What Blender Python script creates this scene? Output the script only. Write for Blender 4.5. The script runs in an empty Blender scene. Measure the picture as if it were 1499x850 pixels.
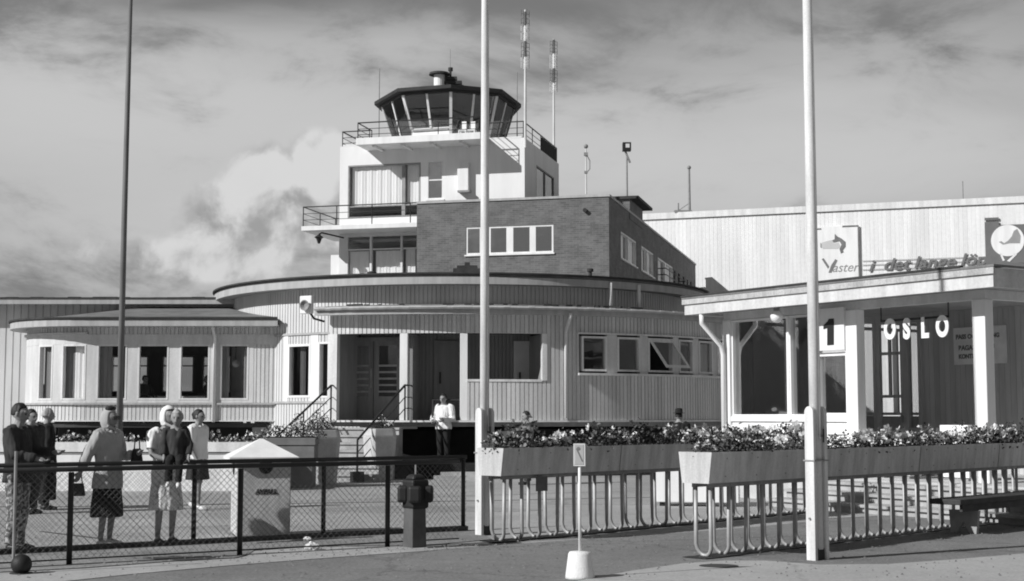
import bpy, bmesh, math, random
from mathutils import Vector, Matrix, noise as mnoise
R = math.radians
PI = math.pi
random.seed(7)
scene = bpy.context.scene
col = scene.collection

# ---------------------------------------------------------------- camera
F = 2100.0
PITCH = math.atan(183.0 / F)
CAMZ = 1.55
cam_d = bpy.data.cameras.new('camera')
cam = bpy.data.objects.new('camera', cam_d)
col.objects.link(cam)
cam.location = (0, 0, CAMZ)
cam.rotation_euler = (PI / 2 + PITCH, 0, 0)
cam_d.sensor_width = 36.0
cam_d.lens = F / 1499.0 * 36.0
cam_d.clip_start = 0.1
cam_d.clip_end = 3000
scene.camera = cam

# ---------------------------------------------------------------- light
SUN_AZ = R(240)      # direction towards the sun, clockwise from +Y
SUN_EL = R(32)
to_sun = Vector((math.sin(SUN_AZ) * math.cos(SUN_EL), math.cos(SUN_AZ) * math.cos(SUN_EL), math.sin(SUN_EL)))
sd = bpy.data.lights.new('sun', 'SUN')
sd.energy = 4.6
sd.angle = R(0.5)
sd.color = (1.0, 1.0, 1.0)
sun = bpy.data.objects.new('sun', sd)
col.objects.link(sun)
sun.rotation_euler = (-to_sun).to_track_quat('-Z', 'Y').to_euler()
sun.location = (-30, -20, 40)
SKY_STRENGTH = 0.10
scene.view_settings.view_transform = 'Standard'
scene.view_settings.look = 'None'
scene.view_settings.exposure = 0.0
scene.view_settings.gamma = 1.0
scene.view_settings.use_curve_mapping = False
scene.cycles.filter_width = 1.9


class NT:
    def __init__(s, tree):
        s.t = tree
    def n(s, typ, **kw):
        nd = s.t.nodes.new(typ)
        for k, v in kw.items():
            if k in ('ins',):
                for kk, vv in v.items():
                    nd.inputs[kk].default_value = vv
            else:
                setattr(nd, k, v)
        return nd
    def l(s, a, b):
        s.t.links.new(a, b)
    def math(s, op, a, b=None, c=None, clamp=False):
        nd = s.t.nodes.new('ShaderNodeMath')
        nd.operation = op
        nd.use_clamp = clamp
        for i, v in enumerate((a, b, c)):
            if v is None: continue
            if isinstance(v, (int, float)): nd.inputs[i].default_value = v
            else: s.t.links.new(v, nd.inputs[i])
        return nd.outputs[0]
    def ramp(s, src, lo, hi, a=0.0, b=1.0):
        nd = s.t.nodes.new('ShaderNodeMapRange')
        nd.interpolation_type = 'SMOOTHSTEP'
        s.t.links.new(src, nd.inputs[0])
        for i, v in enumerate((lo, hi, a, b)): nd.inputs[i + 1].default_value = v
        return nd.outputs[0]


def pray(px, py):
    """slopes dx/dY, dz/dY of the camera ray through a pixel"""
    a = (px - 749.5) / F
    b = (425.0 - py) / F
    dy = math.cos(PITCH) - math.sin(PITCH) * b
    dz = math.sin(PITCH) + math.cos(PITCH) * b
    return a / dy, dz / dy

def at(px, py, Y):
    mx, mz = pray(px, py)
    return Vector((mx * Y, Y, CAMZ + mz * Y))

def gp(px, py, z=0.0):
    mx, mz = pray(px, py)
    Y = (z - CAMZ) / mz
    return Vector((mx * Y, Y, z))


world = bpy.data.worlds.new('World')
scene.world = world
world.use_nodes = True
w = NT(world.node_tree)
for nd in list(w.t.nodes): w.t.nodes.remove(nd)
sky = w.n('ShaderNodeTexSky', sky_type='NISHITA')
sky.sun_disc = False
sky.sun_elevation = SUN_EL
sky.sun_rotation = SUN_AZ
sky.air_density = 1.0
sky.dust_density = 1.0
bw = w.n('ShaderNodeRGBToBW')
w.l(sky.outputs[0], bw.inputs[0])
tc = w.n('ShaderNodeTexCoord')
sep = w.n('ShaderNodeSeparateXYZ')
w.l(tc.outputs['Generated'], sep.inputs[0])
# flatten directions on to a cloud deck so that clouds stretch towards the horizon
zc = w.math('ADD', w.math('ABSOLUTE', sep.outputs[2]), 0.16)
comb = w.n('ShaderNodeCombineXYZ')
w.l(w.math('DIVIDE', sep.outputs[0], zc), comb.inputs[0])
w.l(w.math('DIVIDE', sep.outputs[1], zc), comb.inputs[1])
mp = w.n('ShaderNodeMapping')
mp.inputs['Location'].default_value = (3.1, 1.7, 0.4)
mp.inputs['Rotation'].default_value = (0, 0, R(24))
mp.inputs['Scale'].default_value = (0.85, 1.15, 1)
w.l(comb.outputs[0], mp.inputs[0])
nz = w.n('ShaderNodeTexNoise', ins={'Scale': 1.0, 'Detail': 9.0, 'Roughness': 0.55, 'Distortion': 0.6})
w.l(mp.outputs[0], nz.inputs['Vector'])
nz2 = w.n('ShaderNodeTexNoise', ins={'Scale': 9.0, 'Detail': 8.0, 'Roughness': 0.6, 'Distortion': 0.3})
w.l(tc.outputs['Generated'], nz2.inputs['Vector'])

def skyblob(px, py, rx, rz, soft=0.6):
    """soft patch round one direction of the sky"""
    mx, mz = pray(px, py)
    d = Vector((mx, 1, mz)).normalized()
    a = w.math('DIVIDE', w.math('SUBTRACT', sep.outputs[0], d.x), rx)
    b = w.math('DIVIDE', w.math('SUBTRACT', sep.outputs[2], d.z), rz)
    r2 = w.math('ADD', w.math('MULTIPLY', a, a), w.math('MULTIPLY', b, b))
    front = w.math('GREATER_THAN', sep.outputs[1], 0.0)
    g = w.math('SUBTRACT', 1.0, w.math('SQRT', r2), clamp=True)
    return w.math('MULTIPLY', g, front)

cir = w.ramp(nz.outputs[0], 0.40, 0.66)                       # thin high cloud everywhere
n2 = nz2.outputs[0]
nz4 = w.n('ShaderNodeTexNoise', ins={'Scale': 26.0, 'Detail': 10.0, 'Roughness': 0.55, 'Distortion': 0.4})
w.l(tc.outputs['Generated'], nz4.inputs['Vector'])
n4 = nz4.outputs[0]
mp3 = w.n('ShaderNodeMapping')                                  # wind-drawn streaks
mp3.inputs['Rotation'].default_value = (0, R(-16), 0)
mp3.inputs['Scale'].default_value = (4.2, 4.2, 11)
w.l(tc.outputs['Generated'], mp3.inputs[0])
nz3 = w.n('ShaderNodeTexNoise', ins={'Scale': 1.7, 'Detail': 12.0, 'Roughness': 0.62, 'Distortion': 0.35})
w.l(mp3.outputs[0], nz3.inputs['Vector'])
n3 = nz3.outputs[0]
soft = None
for (px, py, rx, rz, k) in ((400, 130, .22, .05, .35), (150, 195, .34, .085, 1.05), (60, 130, .16, .05, .5), (480, 190, .12, .04, .55), (380, 330, .22, .06, .5), (950, 240, .28, .06, .8), (820, 200, .1, .04, .4),
                            (1280, 130, .30, .08, .6), (1350, 230, .14, .04, .4), (560, 60, .14, .03, .3), (300, 400, .30, .05, .5), (1000, 300, .5, .06, .5), (720, 60, .10, .025, .25)):
    b_ = w.math('MULTIPLY', skyblob(px, py, rx, rz), k)
    soft = b_ if soft is None else w.math('ADD', soft, b_)
soft = w.math('MULTIPLY', soft, w.ramp(w.math('ADD', n3, w.math('MULTIPLY', soft, 0.17)), 0.43, 0.66, 0.15, 1.75))
cum = None                                                      # one heap of cumulus left of the tower
for (px, py, rx, rz) in ((450, 275, .075, .042), (400, 300, .07, .035), (350, 330, .08, .03), (480, 235, .05, .026), (300, 375, .10, .022), (500, 340, .09, .02)):
    b_ = skyblob(px, py, rx, rz)
    cum = b_ if cum is None else w.math('MAXIMUM', cum, b_)
cum0 = cum
edge = w.math('ADD', w.math('ADD', cum, w.math('MULTIPLY', w.math('SUBTRACT', n4, 0.5), 1.5)), w.math('MULTIPLY', w.math('SUBTRACT', n2, 0.5), 1.1))
cmask = w.math('MULTIPLY', w.ramp(edge, 0.12, 0.58), w.ramp(cum0, 0.0, 0.30))
mp5 = w.n('ShaderNodeMapping'); mp5.inputs['Location'].default_value = (-0.014, 0.0, 0.020)
w.l(tc.outputs['Generated'], mp5.inputs[0])
nz5 = w.n('ShaderNodeTexNoise', ins={'Scale': 26.0, 'Detail': 5.0, 'Roughness': 0.5, 'Distortion': 0.4})
w.l(mp5.outputs[0], nz5.inputs['Vector'])
relief = w.math('SUBTRACT', n4, nz5.outputs[0])                 # lit upper left flanks, grey undersides
relief = w.ramp(w.math('ADD', relief, w.math('MULTIPLY', w.math('SUBTRACT', n2, 0.5), 0.5)), -0.17, 0.14)
cbright = w.math('ADD', 3.1, w.math('MULTIPLY', relief, 3.9))
cl = w.math('ADD', w.math('MULTIPLY', w.math('MULTIPLY', cir, w.ramp(n3, 0.40, 0.62, 0.1, 1.1)), 0.42), w.math('MULTIPLY', soft, 1.05))
cl = w.math('SUBTRACT', 1.0, w.math('POWER', 2.718, w.math('MULTIPLY', cl, -1.15)))
SKYK = 1.0
clear = w.math('MULTIPLY', bw.outputs[0], 1.0)
clear = w.math('MULTIPLY', w.math('MAXIMUM', w.math('MINIMUM', clear, 1.9), 1.5), w.ramp(sep.outputs[2], 0.36, 0.7, 1.0, 0.75))
cloudv = w.math('MULTIPLY', w.math('MULTIPLY', cl, 4.6), w.ramp(sep.outputs[2], 0.3, 0.65, 1.0, 0.4))
tot = w.math('ADD', w.math('MULTIPLY', clear, w.math('SUBTRACT', 1.0, w.math('MULTIPLY', cl, 0.35))), cloudv)
tot = w.math('ADD', w.math('MULTIPLY', tot, w.math('SUBTRACT', 1.0, w.math('MULTIPLY', cmask, 0.85))), w.math('MULTIPLY', w.math('MULTIPLY', cmask, 0.85), cbright))
bg = w.n('ShaderNodeBackground')
bg.inputs['Strength'].default_value = SKY_STRENGTH
w.l(tot, bg.inputs['Color'])
wo = w.n('ShaderNodeOutputWorld')
w.l(bg.outputs[0], wo.inputs[0])

# ---------------------------------------------------------------- materials
def M(name, val, rough=0.75, var=0.18, scale=2.0, streak=False, bump=0.0, metal=0.0, bscale=60, spec=0.3, spots=0.0, island=0.0):
    m = bpy.data.materials.new(name)
    m.use_nodes = True
    t = NT(m.node_tree)
    p = m.node_tree.nodes['Principled BSDF']
    p.inputs['Roughness'].default_value = rough
    p.inputs['Metallic'].default_value = metal
    p.inputs['Specular IOR Level'].default_value = spec
    tc = t.n('ShaderNodeTexCoord')
    mp = t.n('ShaderNodeMapping')
    t.l(tc.outputs['Object'], mp.inputs[0])
    if streak: mp.inputs['Scale'].default_value = (2.5, 2.5, 0.35)
    nz = t.n('ShaderNodeTexNoise', ins={'Scale': scale, 'Detail': 6.0, 'Roughness': 0.62})
    t.l(mp.outputs[0], nz.inputs['Vector'])
    v = t.ramp(nz.outputs[0], 0.3, 0.7, val * (1 - var), val * (1 + var * 0.6))
    if spots > 0:
        n3 = t.n('ShaderNodeTexNoise', ins={'Scale': scale * 14, 'Detail': 4.0, 'Roughness': 0.7})
        t.l(tc.outputs['Object'], n3.inputs['Vector'])
        v = t.math('MULTIPLY', v, t.ramp(n3.outputs[0], 0.30, 0.70, 1 - spots, 1 + spots * 0.6))
    if island > 0:
        gi = t.n('ShaderNodeNewGeometry')
        v = t.math('MULTIPLY', v, t.ramp(gi.outputs['Random Per Island'], 0.0, 1.0, 1 - island, 1 + island * .5))
    t.l(v, p.inputs['Base Color'])
    if bump > 0:
        n2 = t.n('ShaderNodeTexNoise', ins={'Scale': bscale, 'Detail': 4.0})
        t.l(tc.outputs['Object'], n2.inputs['Vector'])
        b = t.n('ShaderNodeBump', ins={'Strength': bump, 'Distance': 0.01})
        t.l(n2.outputs[0], b.inputs['Height'])
        t.l(b.outputs[0], p.inputs['Normal'])
    return m

def glass_mat(name, refl=0.22, tint=0.75, rough=0.02):
    m = bpy.data.materials.new(name)
    m.use_nodes = True
    t = NT(m.node_tree)
    for nd in list(t.t.nodes): t.t.nodes.remove(nd)
    tr = t.n('ShaderNodeBsdfTransparent'); tr.inputs[0].default_value = (tint, tint, tint, 1)
    gl = t.n('ShaderNodeBsdfGlossy'); gl.inputs['Roughness'].default_value = rough
    gl.inputs['Color'].default_value = (0.9, 0.9, 0.9, 1)
    tc = t.n('ShaderNodeTexCoord')
    nz = t.n('ShaderNodeTexNoise', ins={'Scale': 1.3, 'Detail': 2.0})
    t.l(tc.outputs['Object'], nz.inputs['Vector'])
    bp = t.n('ShaderNodeBump', ins={'Strength': 0.08, 'Distance': 0.05})
    t.l(nz.outputs[0], bp.inputs['Height'])
    t.l(bp.outputs[0], gl.inputs['Normal'])
    mx = t.n('ShaderNodeMixShader'); mx.inputs[0].default_value = refl
    t.l(tr.outputs[0], mx.inputs[1]); t.l(gl.outputs[0], mx.inputs[2])
    o = t.n('ShaderNodeOutputMaterial')
    t.l(mx.outputs[0], o.inputs[0])
    return m

def brick_mat(name, a, b, mortar):
    m = bpy.data.materials.new(name)
    m.use_nodes = True
    t = NT(m.node_tree)
    p = m.node_tree.nodes['Principled BSDF']
    p.inputs['Roughness'].default_value = 0.9
    tc = t.n('ShaderNodeTexCoord')
    s = t.n('ShaderNodeSeparateXYZ'); t.l(tc.outputs['Object'], s.inputs[0])
    c = t.n('ShaderNodeCombineXYZ')
    t.l(t.math('ADD', s.outputs[0], s.outputs[1]), c.inputs[0]); t.l(s.outputs[2], c.inputs[1])
    br = t.n('ShaderNodeTexBrick', ins={'Scale': 1.0, 'Mortar Size': 0.008, 'Brick Width': 0.22, 'Row Height': 0.065, 'Bias': 0.0})
    t.l(c.outputs[0], br.inputs['Vector'])
    br.inputs['Color1'].default_value = (a, a, a, 1)
    br.inputs['Color2'].default_value = (b, b, b, 1)
    br.inputs['Mortar'].default_value = (mortar, mortar, mortar, 1)
    nz = t.n('ShaderNodeTexNoise', ins={'Scale': 1.6, 'Detail': 8.0, 'Roughness': 0.7})
    t.l(tc.outputs['Object'], nz.inputs['Vector'])
    mul = t.n('ShaderNodeMixRGB', blend_type='MULTIPLY'); mul.inputs[0].default_value = 1
    t.l(br.outputs[0], mul.inputs[1])
    t.l(t.ramp(nz.outputs[0], 0.3, 0.7, 0.78, 1.2), mul.inputs[2])
    t.l(mul.outputs[0], p.inputs['Base Color'])
    return m

def leaf_mat(name, lo, hi):
    m = bpy.data.materials.new(name)
    m.use_nodes = True
    t = NT(m.node_tree)
    p = m.node_tree.nodes['Principled BSDF']
    p.inputs['Roughness'].default_value = 0.6
    p.inputs['Specular IOR Level'].default_value = 0.25
    g = t.n('ShaderNodeNewGeometry')
    v = t.ramp(g.outputs['Random Per Island'], 0.0, 1.0, lo, hi)
    t.l(v, p.inputs['Base Color'])
    return m

def ground_mat(name, val, patch=0.12, grain=0.25, rough=0.9, cracks=0.0):
    m = bpy.data.materials.new(name)
    m.use_nodes = True
    t = NT(m.node_tree)
    p = m.node_tree.nodes['Principled BSDF']
    p.inputs['Roughness'].default_value = rough
    p.inputs['Specular IOR Level'].default_value = 0.2
    tc = t.n('ShaderNodeTexCoord')
    n1 = t.n('ShaderNodeTexNoise', ins={'Scale': 0.45, 'Detail': 6.0, 'Roughness': 0.6, 'Distortion': 0.5})
    n2 = t.n('ShaderNodeTexNoise', ins={'Scale': 28.0, 'Detail': 6.0, 'Roughness': 0.75})
    n3 = t.n('ShaderNodeTexNoise', ins={'Scale': 4.0, 'Detail': 5.0, 'Roughness': 0.7})
    for q in (n1, n2, n3): t.l(tc.outputs['Object'], q.inputs['Vector'])
    v = t.ramp(n1.outputs[0], 0.3, 0.7, val * (1 - patch), val * (1 + patch))
    v = t.math('MULTIPLY', v, t.ramp(n2.outputs[0], 0.3, 0.7, 1 - grain, 1 + grain))
    v = t.math('MULTIPLY', v, t.ramp(n3.outputs[0], 0.25, 0.6, 1 - patch * 1.2, 1.0))
    if cracks > 0:
        vo = t.n('ShaderNodeTexVoronoi', feature='DISTANCE_TO_EDGE', ins={'Scale': 0.28})
        mpn = t.n('ShaderNodeVectorMath', operation='ADD')
        t.l(tc.outputs['Object'], mpn.inputs[0]); 
        sc = t.n('ShaderNodeVectorMath', operation='SCALE'); sc.inputs['Scale'].default_value = 0.5
        t.l(n3.outputs['Color'], sc.inputs[0]); t.l(sc.outputs[0], mpn.inputs[1])
        t.l(mpn.outputs[0], vo.inputs['Vector'])
        v = t.math('MULTIPLY', v, t.ramp(vo.outputs['Distance'], 0.0, 0.012, 1 - cracks, 1.0))
    t.l(v, p.inputs['Base Color'])
    bp = t.n('ShaderNodeBump', ins={'Strength': 0.35, 'Distance': 0.01})
    t.l(n2.outputs[0], bp.inputs['Height']); t.l(bp.outputs[0], p.inputs['Normal'])
    return m

def pattern_mat(name, dark, light, scale=28, thr=0.5, rough=0.85):
    m = bpy.data.materials.new(name)
    m.use_nodes = True
    t = NT(m.node_tree)
    p = m.node_tree.nodes['Principled BSDF']
    p.inputs['Roughness'].default_value = rough
    tc = t.n('ShaderNodeTexCoord')
    n = t.n('ShaderNodeTexNoise', ins={'Scale': scale, 'Detail': 2.0, 'Distortion': 0.8})
    t.l(tc.outputs['Object'], n.inputs['Vector'])
    t.l(t.ramp(n.outputs[0], thr - 0.03, thr + 0.03, dark, light), p.inputs['Base Color'])
    return m

white = M('white_paint', 0.80, 0.6, 0.10, 1.2, streak=True, bump=0.1)
white2 = M('weathered_white_paint', 0.74, 0.65, 0.16, 1.5, streak=True, bump=0.2, spots=0.08)
sidingm = M('painted_wood_siding', 0.66, 0.7, 0.14, 1.1, streak=True, bump=0.2, spots=0.06, island=0.10)
siding_r = M('kiosk_siding', 0.50, 0.7, 0.14, 1.4, streak=True, bump=0.2, island=0.08)
hangar_m = M('corrugated_sheet', 0.80, 0.55, 0.10, 0.5, streak=True, spots=0.05, island=0.05)
plaster = M('white_plaster', 0.80, 0.85, 0.07, 0.7, streak=True, bump=0.15)
shade_black = M('shade_black_base', 0.022, 0.9, 0.3, 2)  # near-black colour stands for the shade under the porch and raised floors
roofm = M('roofing_felt', 0.20, 0.9, 0.25, 1.5, bump=0.4, spots=0.15)
roofedge = M('roof_edge_tar', 0.05, 0.8, 0.3, 3)
fascia_g = M('grey_fascia', 0.42, 0.7, 0.15, 2, streak=True)
wood_door = M('varnished_door_wood', 0.27, 0.45, 0.2, 2.5, streak=True)
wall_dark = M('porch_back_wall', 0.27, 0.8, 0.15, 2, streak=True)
door_light = M('light_door_paint', 0.62, 0.6, 0.08, 2)
blackmetal = M('black_painted_metal', 0.025, 0.5, 0.25, 6, spec=0.4)
steel = M('galvanised_steel', 0.40, 0.5, 0.2, 6, metal=0.2, spec=0.4)
wire_m = M('mesh_wire', 0.16, 0.6, 0.2, 6)
greymetal = M('grey_metal', 0.28, 0.55, 0.2, 6)
whitepole = M('white_pole_paint', 0.70, 0.6, 0.2, 3, streak=True, spots=0.08)
darkpole = M('grey_weathered_pole', 0.16, 0.6, 0.25, 3, streak=True)
brick = brick_mat('brown_brick', 0.105, 0.155, 0.18)
curtain = M('white_curtain', 0.86, 0.9, 0.04, 3, streak=True)
drape = M('grey_drape', 0.24, 0.9, 0.1, 3, streak=True)
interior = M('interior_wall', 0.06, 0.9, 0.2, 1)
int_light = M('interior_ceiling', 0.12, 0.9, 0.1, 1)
glass = glass_mat('window_glass', 0.05, 0.98)
glass_r = glass_mat('reflecting_window_glass', 0.14, 0.85)
glass_sky = glass_mat('sky_reflecting_glass', 0.62, 0.75)
glass_dark = glass_mat('tinted_cab_glass', 0.10, 0.68)
concrete = M('pale_concrete', 0.52, 0.9, 0.15, 3, bump=0.4, spots=0.12)
stepm = M('worn_stone_steps', 0.42, 0.9, 0.2, 3, bump=0.4, spots=0.12)
planterm = M('planter_paint', 0.55, 0.75, 0.22, 3, streak=True, bump=0.3, spots=0.10)
troughm = M('dark_trough_boards', 0.20, 0.85, 0.2, 3)
soil = M('soil', 0.04, 0.95, 0.3, 8)
leaf = leaf_mat('leaf', 0.03, 0.12)
petal = leaf_mat('petal', 0.35, 0.85)
petal2 = leaf_mat('petal_mid', 0.15, 0.45)
asphalt = ground_mat('asphalt_forecourt', 0.36, 0.12, 0.22, cracks=0.15)
asphalt_road = ground_mat('asphalt_road', 0.205, 0.12, 0.28, cracks=0.3)
pavem = ground_mat('pale_pavement', 0.40, 0.08, 0.16, cracks=0.2)
gravelm = ground_mat('gravelly_strip', 0.27, 0.25, 0.35)
hydrantm = M('black_cast_iron', 0.012, 0.65, 0.3, 8, bump=0.3, spec=0.5)
postgrey = M('grey_post_paint', 0.13, 0.7, 0.2, 5)
binm = M('bin_paint', 0.58, 0.75, 0.16, 3, streak=True, bump=0.2, spots=0.1)
ink = M('black_lettering', 0.02, 0.6, 0.1, 4)
greyink = M('grey_lettering', 0.18, 0.6, 0.2, 4)
boardm = M('notice_board_paint', 0.78, 0.7, 0.1, 4)
greyboard = M('grey_advert_panel', 0.15, 0.6, 0.1, 2)
midboard = M('mid_grey_advert_paint', 0.30, 0.6, 0.1, 2)
benchm = M('dark_bench_wood', 0.055, 0.7, 0.3, 5)
bench_leg = M('bench_leg_wood', 0.36, 0.8, 0.2, 5)
skin = M('skin', 0.27, 0.55, 0.05, 6)
hair_d = M('dark_hair', 0.02, 0.6, 0.3, 20)
hair_g = M('grey_hair', 0.38, 0.7, 0.2, 20)
cloth_black = M('black_cloth', 0.018, 0.9, 0.3, 8)
cloth_dark = M('dark_cloth', 0.045, 0.9, 0.25, 8)
cloth_mid = M('grey_cloth', 0.20, 0.9, 0.15, 6)
cloth_light = M('light_coat_cloth', 0.40, 0.9, 0.10, 6)
cloth_white = M('white_cloth', 0.78, 0.9, 0.06, 6)
cloth_print = pattern_mat('printed_dress_cloth', 0.42, 0.75, 16, 0.42)
cloth_tweed = pattern_mat('patterned_trouser_cloth', 0.10, 0.42, 22, 0.52)
shoe = M('black_shoe_leather', 0.02, 0.4, 0.2, 6)
shoe_w = M('white_shoe_leather', 0.7, 0.5, 0.1, 6)
paperm = M('white_paper', 0.75, 0.9, 0.05, 6)

# ---------------------------------------------------------------- mesh builder
class MB:
    def __init__(s):
        s.v = []; s.f = []
    def add(s, vs, fs):
        o = len(s.v)
        s.v += [tuple(a) for a in vs]
        s.f += [tuple(i + o for i in f) for f in fs]
        return s
    def hexa(s, p):      # 8 points: bottom 0-3 ccw, top 4-7
        return s.add(p, [(3, 2, 1, 0), (4, 5, 6, 7), (0, 1, 5, 4), (1, 2, 6, 5), (2, 3, 7, 6), (3, 0, 4, 7)])
    def box(s, x0, y0, z0, x1, y1, z1):
        return s.hexa([(x0, y0, z0), (x1, y0, z0), (x1, y1, z0), (x0, y1, z0), (x0, y0, z1), (x1, y0, z1), (x1, y1, z1), (x0, y1, z1)])
    def cbox(s, c, size, rz=0.0):
        ca, sa = math.cos(rz), math.sin(rz)
        hx, hy, hz = size[0] / 2, size[1] / 2, size[2] / 2
        p = []
        for z in (-hz, hz):
            for x, y in ((-hx, -hy), (hx, -hy), (hx, hy), (-hx, hy)):
                p.append((c[0] + x * ca - y * sa, c[1] + x * sa + y * ca, c[2] + z))
        return s.hexa(p)
    def bar(s, p0, p1, w_, h_, up=(0, 0, 1)):
        p0 = Vector(p0); p1 = Vector(p1)
        d = (p1 - p0).normalized(); u = Vector(up)
        if abs(d.dot(u)) > 0.98: u = Vector((0, 1, 0))
        a = d.cross(u).normalized(); b = a.cross(d).normalized()
        p = []
        for q in (p0, p1):
            for i, j in ((-1, -1), (1, -1), (1, 1), (-1, 1)):
                p.append(q + a * (i * w_ / 2) + b * (j * h_ / 2))
        return s.hexa(p)
    def tube(s, pts, r, n=8, cap=True):
        pts = [Vector(p) for p in pts]
        m = len(pts)
        rs = r if isinstance(r, (list, tuple)) else [r] * m
        prev = None; rings = []
        for i, p in enumerate(pts):
            d = (pts[min(i + 1, m - 1)] - pts[max(i - 1, 0)])
            d = d.normalized() if d.length > 1e-9 else Vector((0, 0, 1))
            if prev is None:
                a = d.cross(Vector((0, 0, 1)))
                if a.length < 0.1: a = d.cross(Vector((1, 0, 0)))
            else:
                a = prev - d * prev.dot(d)
            a.normalize(); prev = a
            b = d.cross(a)
            rings.append([p + (a * math.cos(2 * PI * k / n) + b * math.sin(2 * PI * k / n)) * rs[i] for k in range(n)])
        vs = [v for rg in rings for v in rg]
        fs = []
        for i in range(m - 1):
            for k in range(n):
                k2 = (k + 1) % n
                fs.append((i * n + k, i * n + k2, (i + 1) * n + k2, (i + 1) * n + k))
        if cap:
            fs.append(tuple(reversed(range(n)))); fs.append(tuple((m - 1) * n + k for k in range(n)))
        return s.add(vs, fs)
    def prism(s, poly, z0, z1, scale_top=None):
        n = len(poly)
        top = poly if scale_top is None else scale_top
        vs = [(x, y, z0) for x, y in poly] + [(x, y, z1) for x, y in top]
        fs = [tuple(reversed(range(n))), tuple(range(n, 2 * n))]
        for i in range(n):
            j = (i + 1) % n
            fs.append((i, j, n + j, n + i))
        return s.add(vs, fs)
    def lathe(s, prof, n=24, c=(0, 0, 0), sx=1.0, sy=1.0):
        vs = []
        for r, z in prof:
            for k in range(n):
                a = 2 * PI * k / n
                vs.append((c[0] + r * math.cos(a) * sx, c[1] + r * math.sin(a) * sy, c[2] + z))
        fs = []
        for i in range(len(prof) - 1):
            for k in range(n):
                k2 = (k + 1) % n
                fs.append((i * n + k, i * n + k2, (i + 1) * n + k2, (i + 1) * n + k))
        fs.append(tuple(reversed(range(n))))
        fs.append(tuple((len(prof) - 1) * n + k for k in range(n)))
        return s.add(vs, fs)
    def sphere(s, c, r, n=12, m=8, sx=1, sy=1, sz=1):
        prof = [(max(1e-4, math.sin(PI * i / m)) * r, -math.cos(PI * i / m) * r * sz) for i in range(m + 1)]
        return s.lathe(prof, n, c, sx, sy)
    def sweepx(s, prof, x0, x1):
        """a closed (y, z) profile swept along local x"""
        n = len(prof)
        vs = [(x0, y, z) for y, z in prof] + [(x1, y, z) for y, z in prof]
        fs = [tuple(range(n)), tuple(reversed(range(n, 2 * n)))]
        for i in range(n):
            j = (i + 1) % n
            fs.append((i, n + i, n + j, j))
        return s.add(vs, fs)
    def data(s, name, mat, smooth=False):
        me = bpy.data.meshes.new(name)
        me.from_pydata(s.v, [], s.f)
        bm = bmesh.new(); bm.from_mesh(me)
        bmesh.ops.recalc_face_normals(bm, faces=bm.faces)
        bm.to_mesh(me); bm.free()
        me.materials.append(mat)
        if smooth:
            for p in me.polygons: p.use_smooth = True
        return me
    def build(s, name, mat, parent=None, smooth=False, loc=None, rz=0.0, bevel=0.0):
        me = s.data(name, mat, smooth)
        o = bpy.data.objects.new(name, me)
        col.objects.link(o)
        if loc is not None: o.location = loc
        o.rotation_euler[2] = rz
        if parent is not None: o.parent = parent
        if bevel > 0:
            b = o.modifiers.new('bevel', 'BEVEL'); b.width = bevel; b.segments = 2; b.limit_method = 'ANGLE'
        return o

def tag(o, label=None, cat=None, group=None, kind=None):
    if label: o['label'] = label
    if cat: o['category'] = cat
    if group: o['group'] = group
    if kind: o['kind'] = kind
    return o

def thing(name, label, cat, loc=(0, 0, 0), rz=0.0, group=None):
    o = bpy.data.objects.new(name, None)
    o.empty_display_size = 0.2
    col.objects.link(o)
    o.location = loc; o.rotation_euler[2] = rz
    return tag(o, label, cat, group)

def kids(o): return [c for c in bpy.data.objects if c.parent == o]
def copy_tree(o, parent=None):
    c = o.copy(); col.objects.link(c)
    c.parent = parent
    for ch in kids(o): copy_tree(ch, c)
    return c

class Frame:
    """local frame of a thing: origin (x, y), turned by a about z"""
    def __init__(s, ox, oy, a):
        s.o = (ox, oy); s.a = a
        s.u = (math.cos(a), math.sin(a)); s.n = (-math.sin(a), math.cos(a))
    def on_y(s, px, py, c=0.0):
        """pixel -> local (x, z) on the vertical plane local y = c"""
        mx, mz = pray(px, py)
        Y = (c + s.o[0] * s.n[0] + s.o[1] * s.n[1]) / (mx * s.n[0] + s.n[1])
        X = mx * Y
        return ((X - s.o[0]) * s.u[0] + (Y - s.o[1]) * s.u[1], CAMZ + mz * Y)
    def on_x(s, px, py, c=0.0):
        mx, mz = pray(px, py)
        Y = (c + s.o[0] * s.u[0] + s.o[1] * s.u[1]) / (mx * s.u[0] + s.u[1])
        X = mx * Y
        return ((X - s.o[0]) * s.n[0] + (Y - s.o[1]) * s.n[1], CAMZ + mz * Y)

class LinePath:
    """wall line in local xy; outward normal is to the right of travel"""
    def __init__(s, p0, p1):
        s.p0 = Vector(p0); d = Vector(p1) - s.p0
        s.L = d.length; s.t = d / s.L; s.nv = Vector((s.t.y, -s.t.x)); s.curved = False
    def pos(s, q, o=0.0): return s.p0 + s.t * q + s.nv * o

class ArcPath:
    """arc about local (cx, cy); s runs with the angle from a0"""
    def __init__(s, cx, cy, rad, a0=0.0):
        s.c = Vector((cx, cy)); s.r = rad; s.a0 = a0; s.curved = True
    def pos(s, q, o=0.0):
        a = s.a0 + q / s.r
        return s.c + Vector((math.cos(a), math.sin(a))) * (s.r + o)

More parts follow.
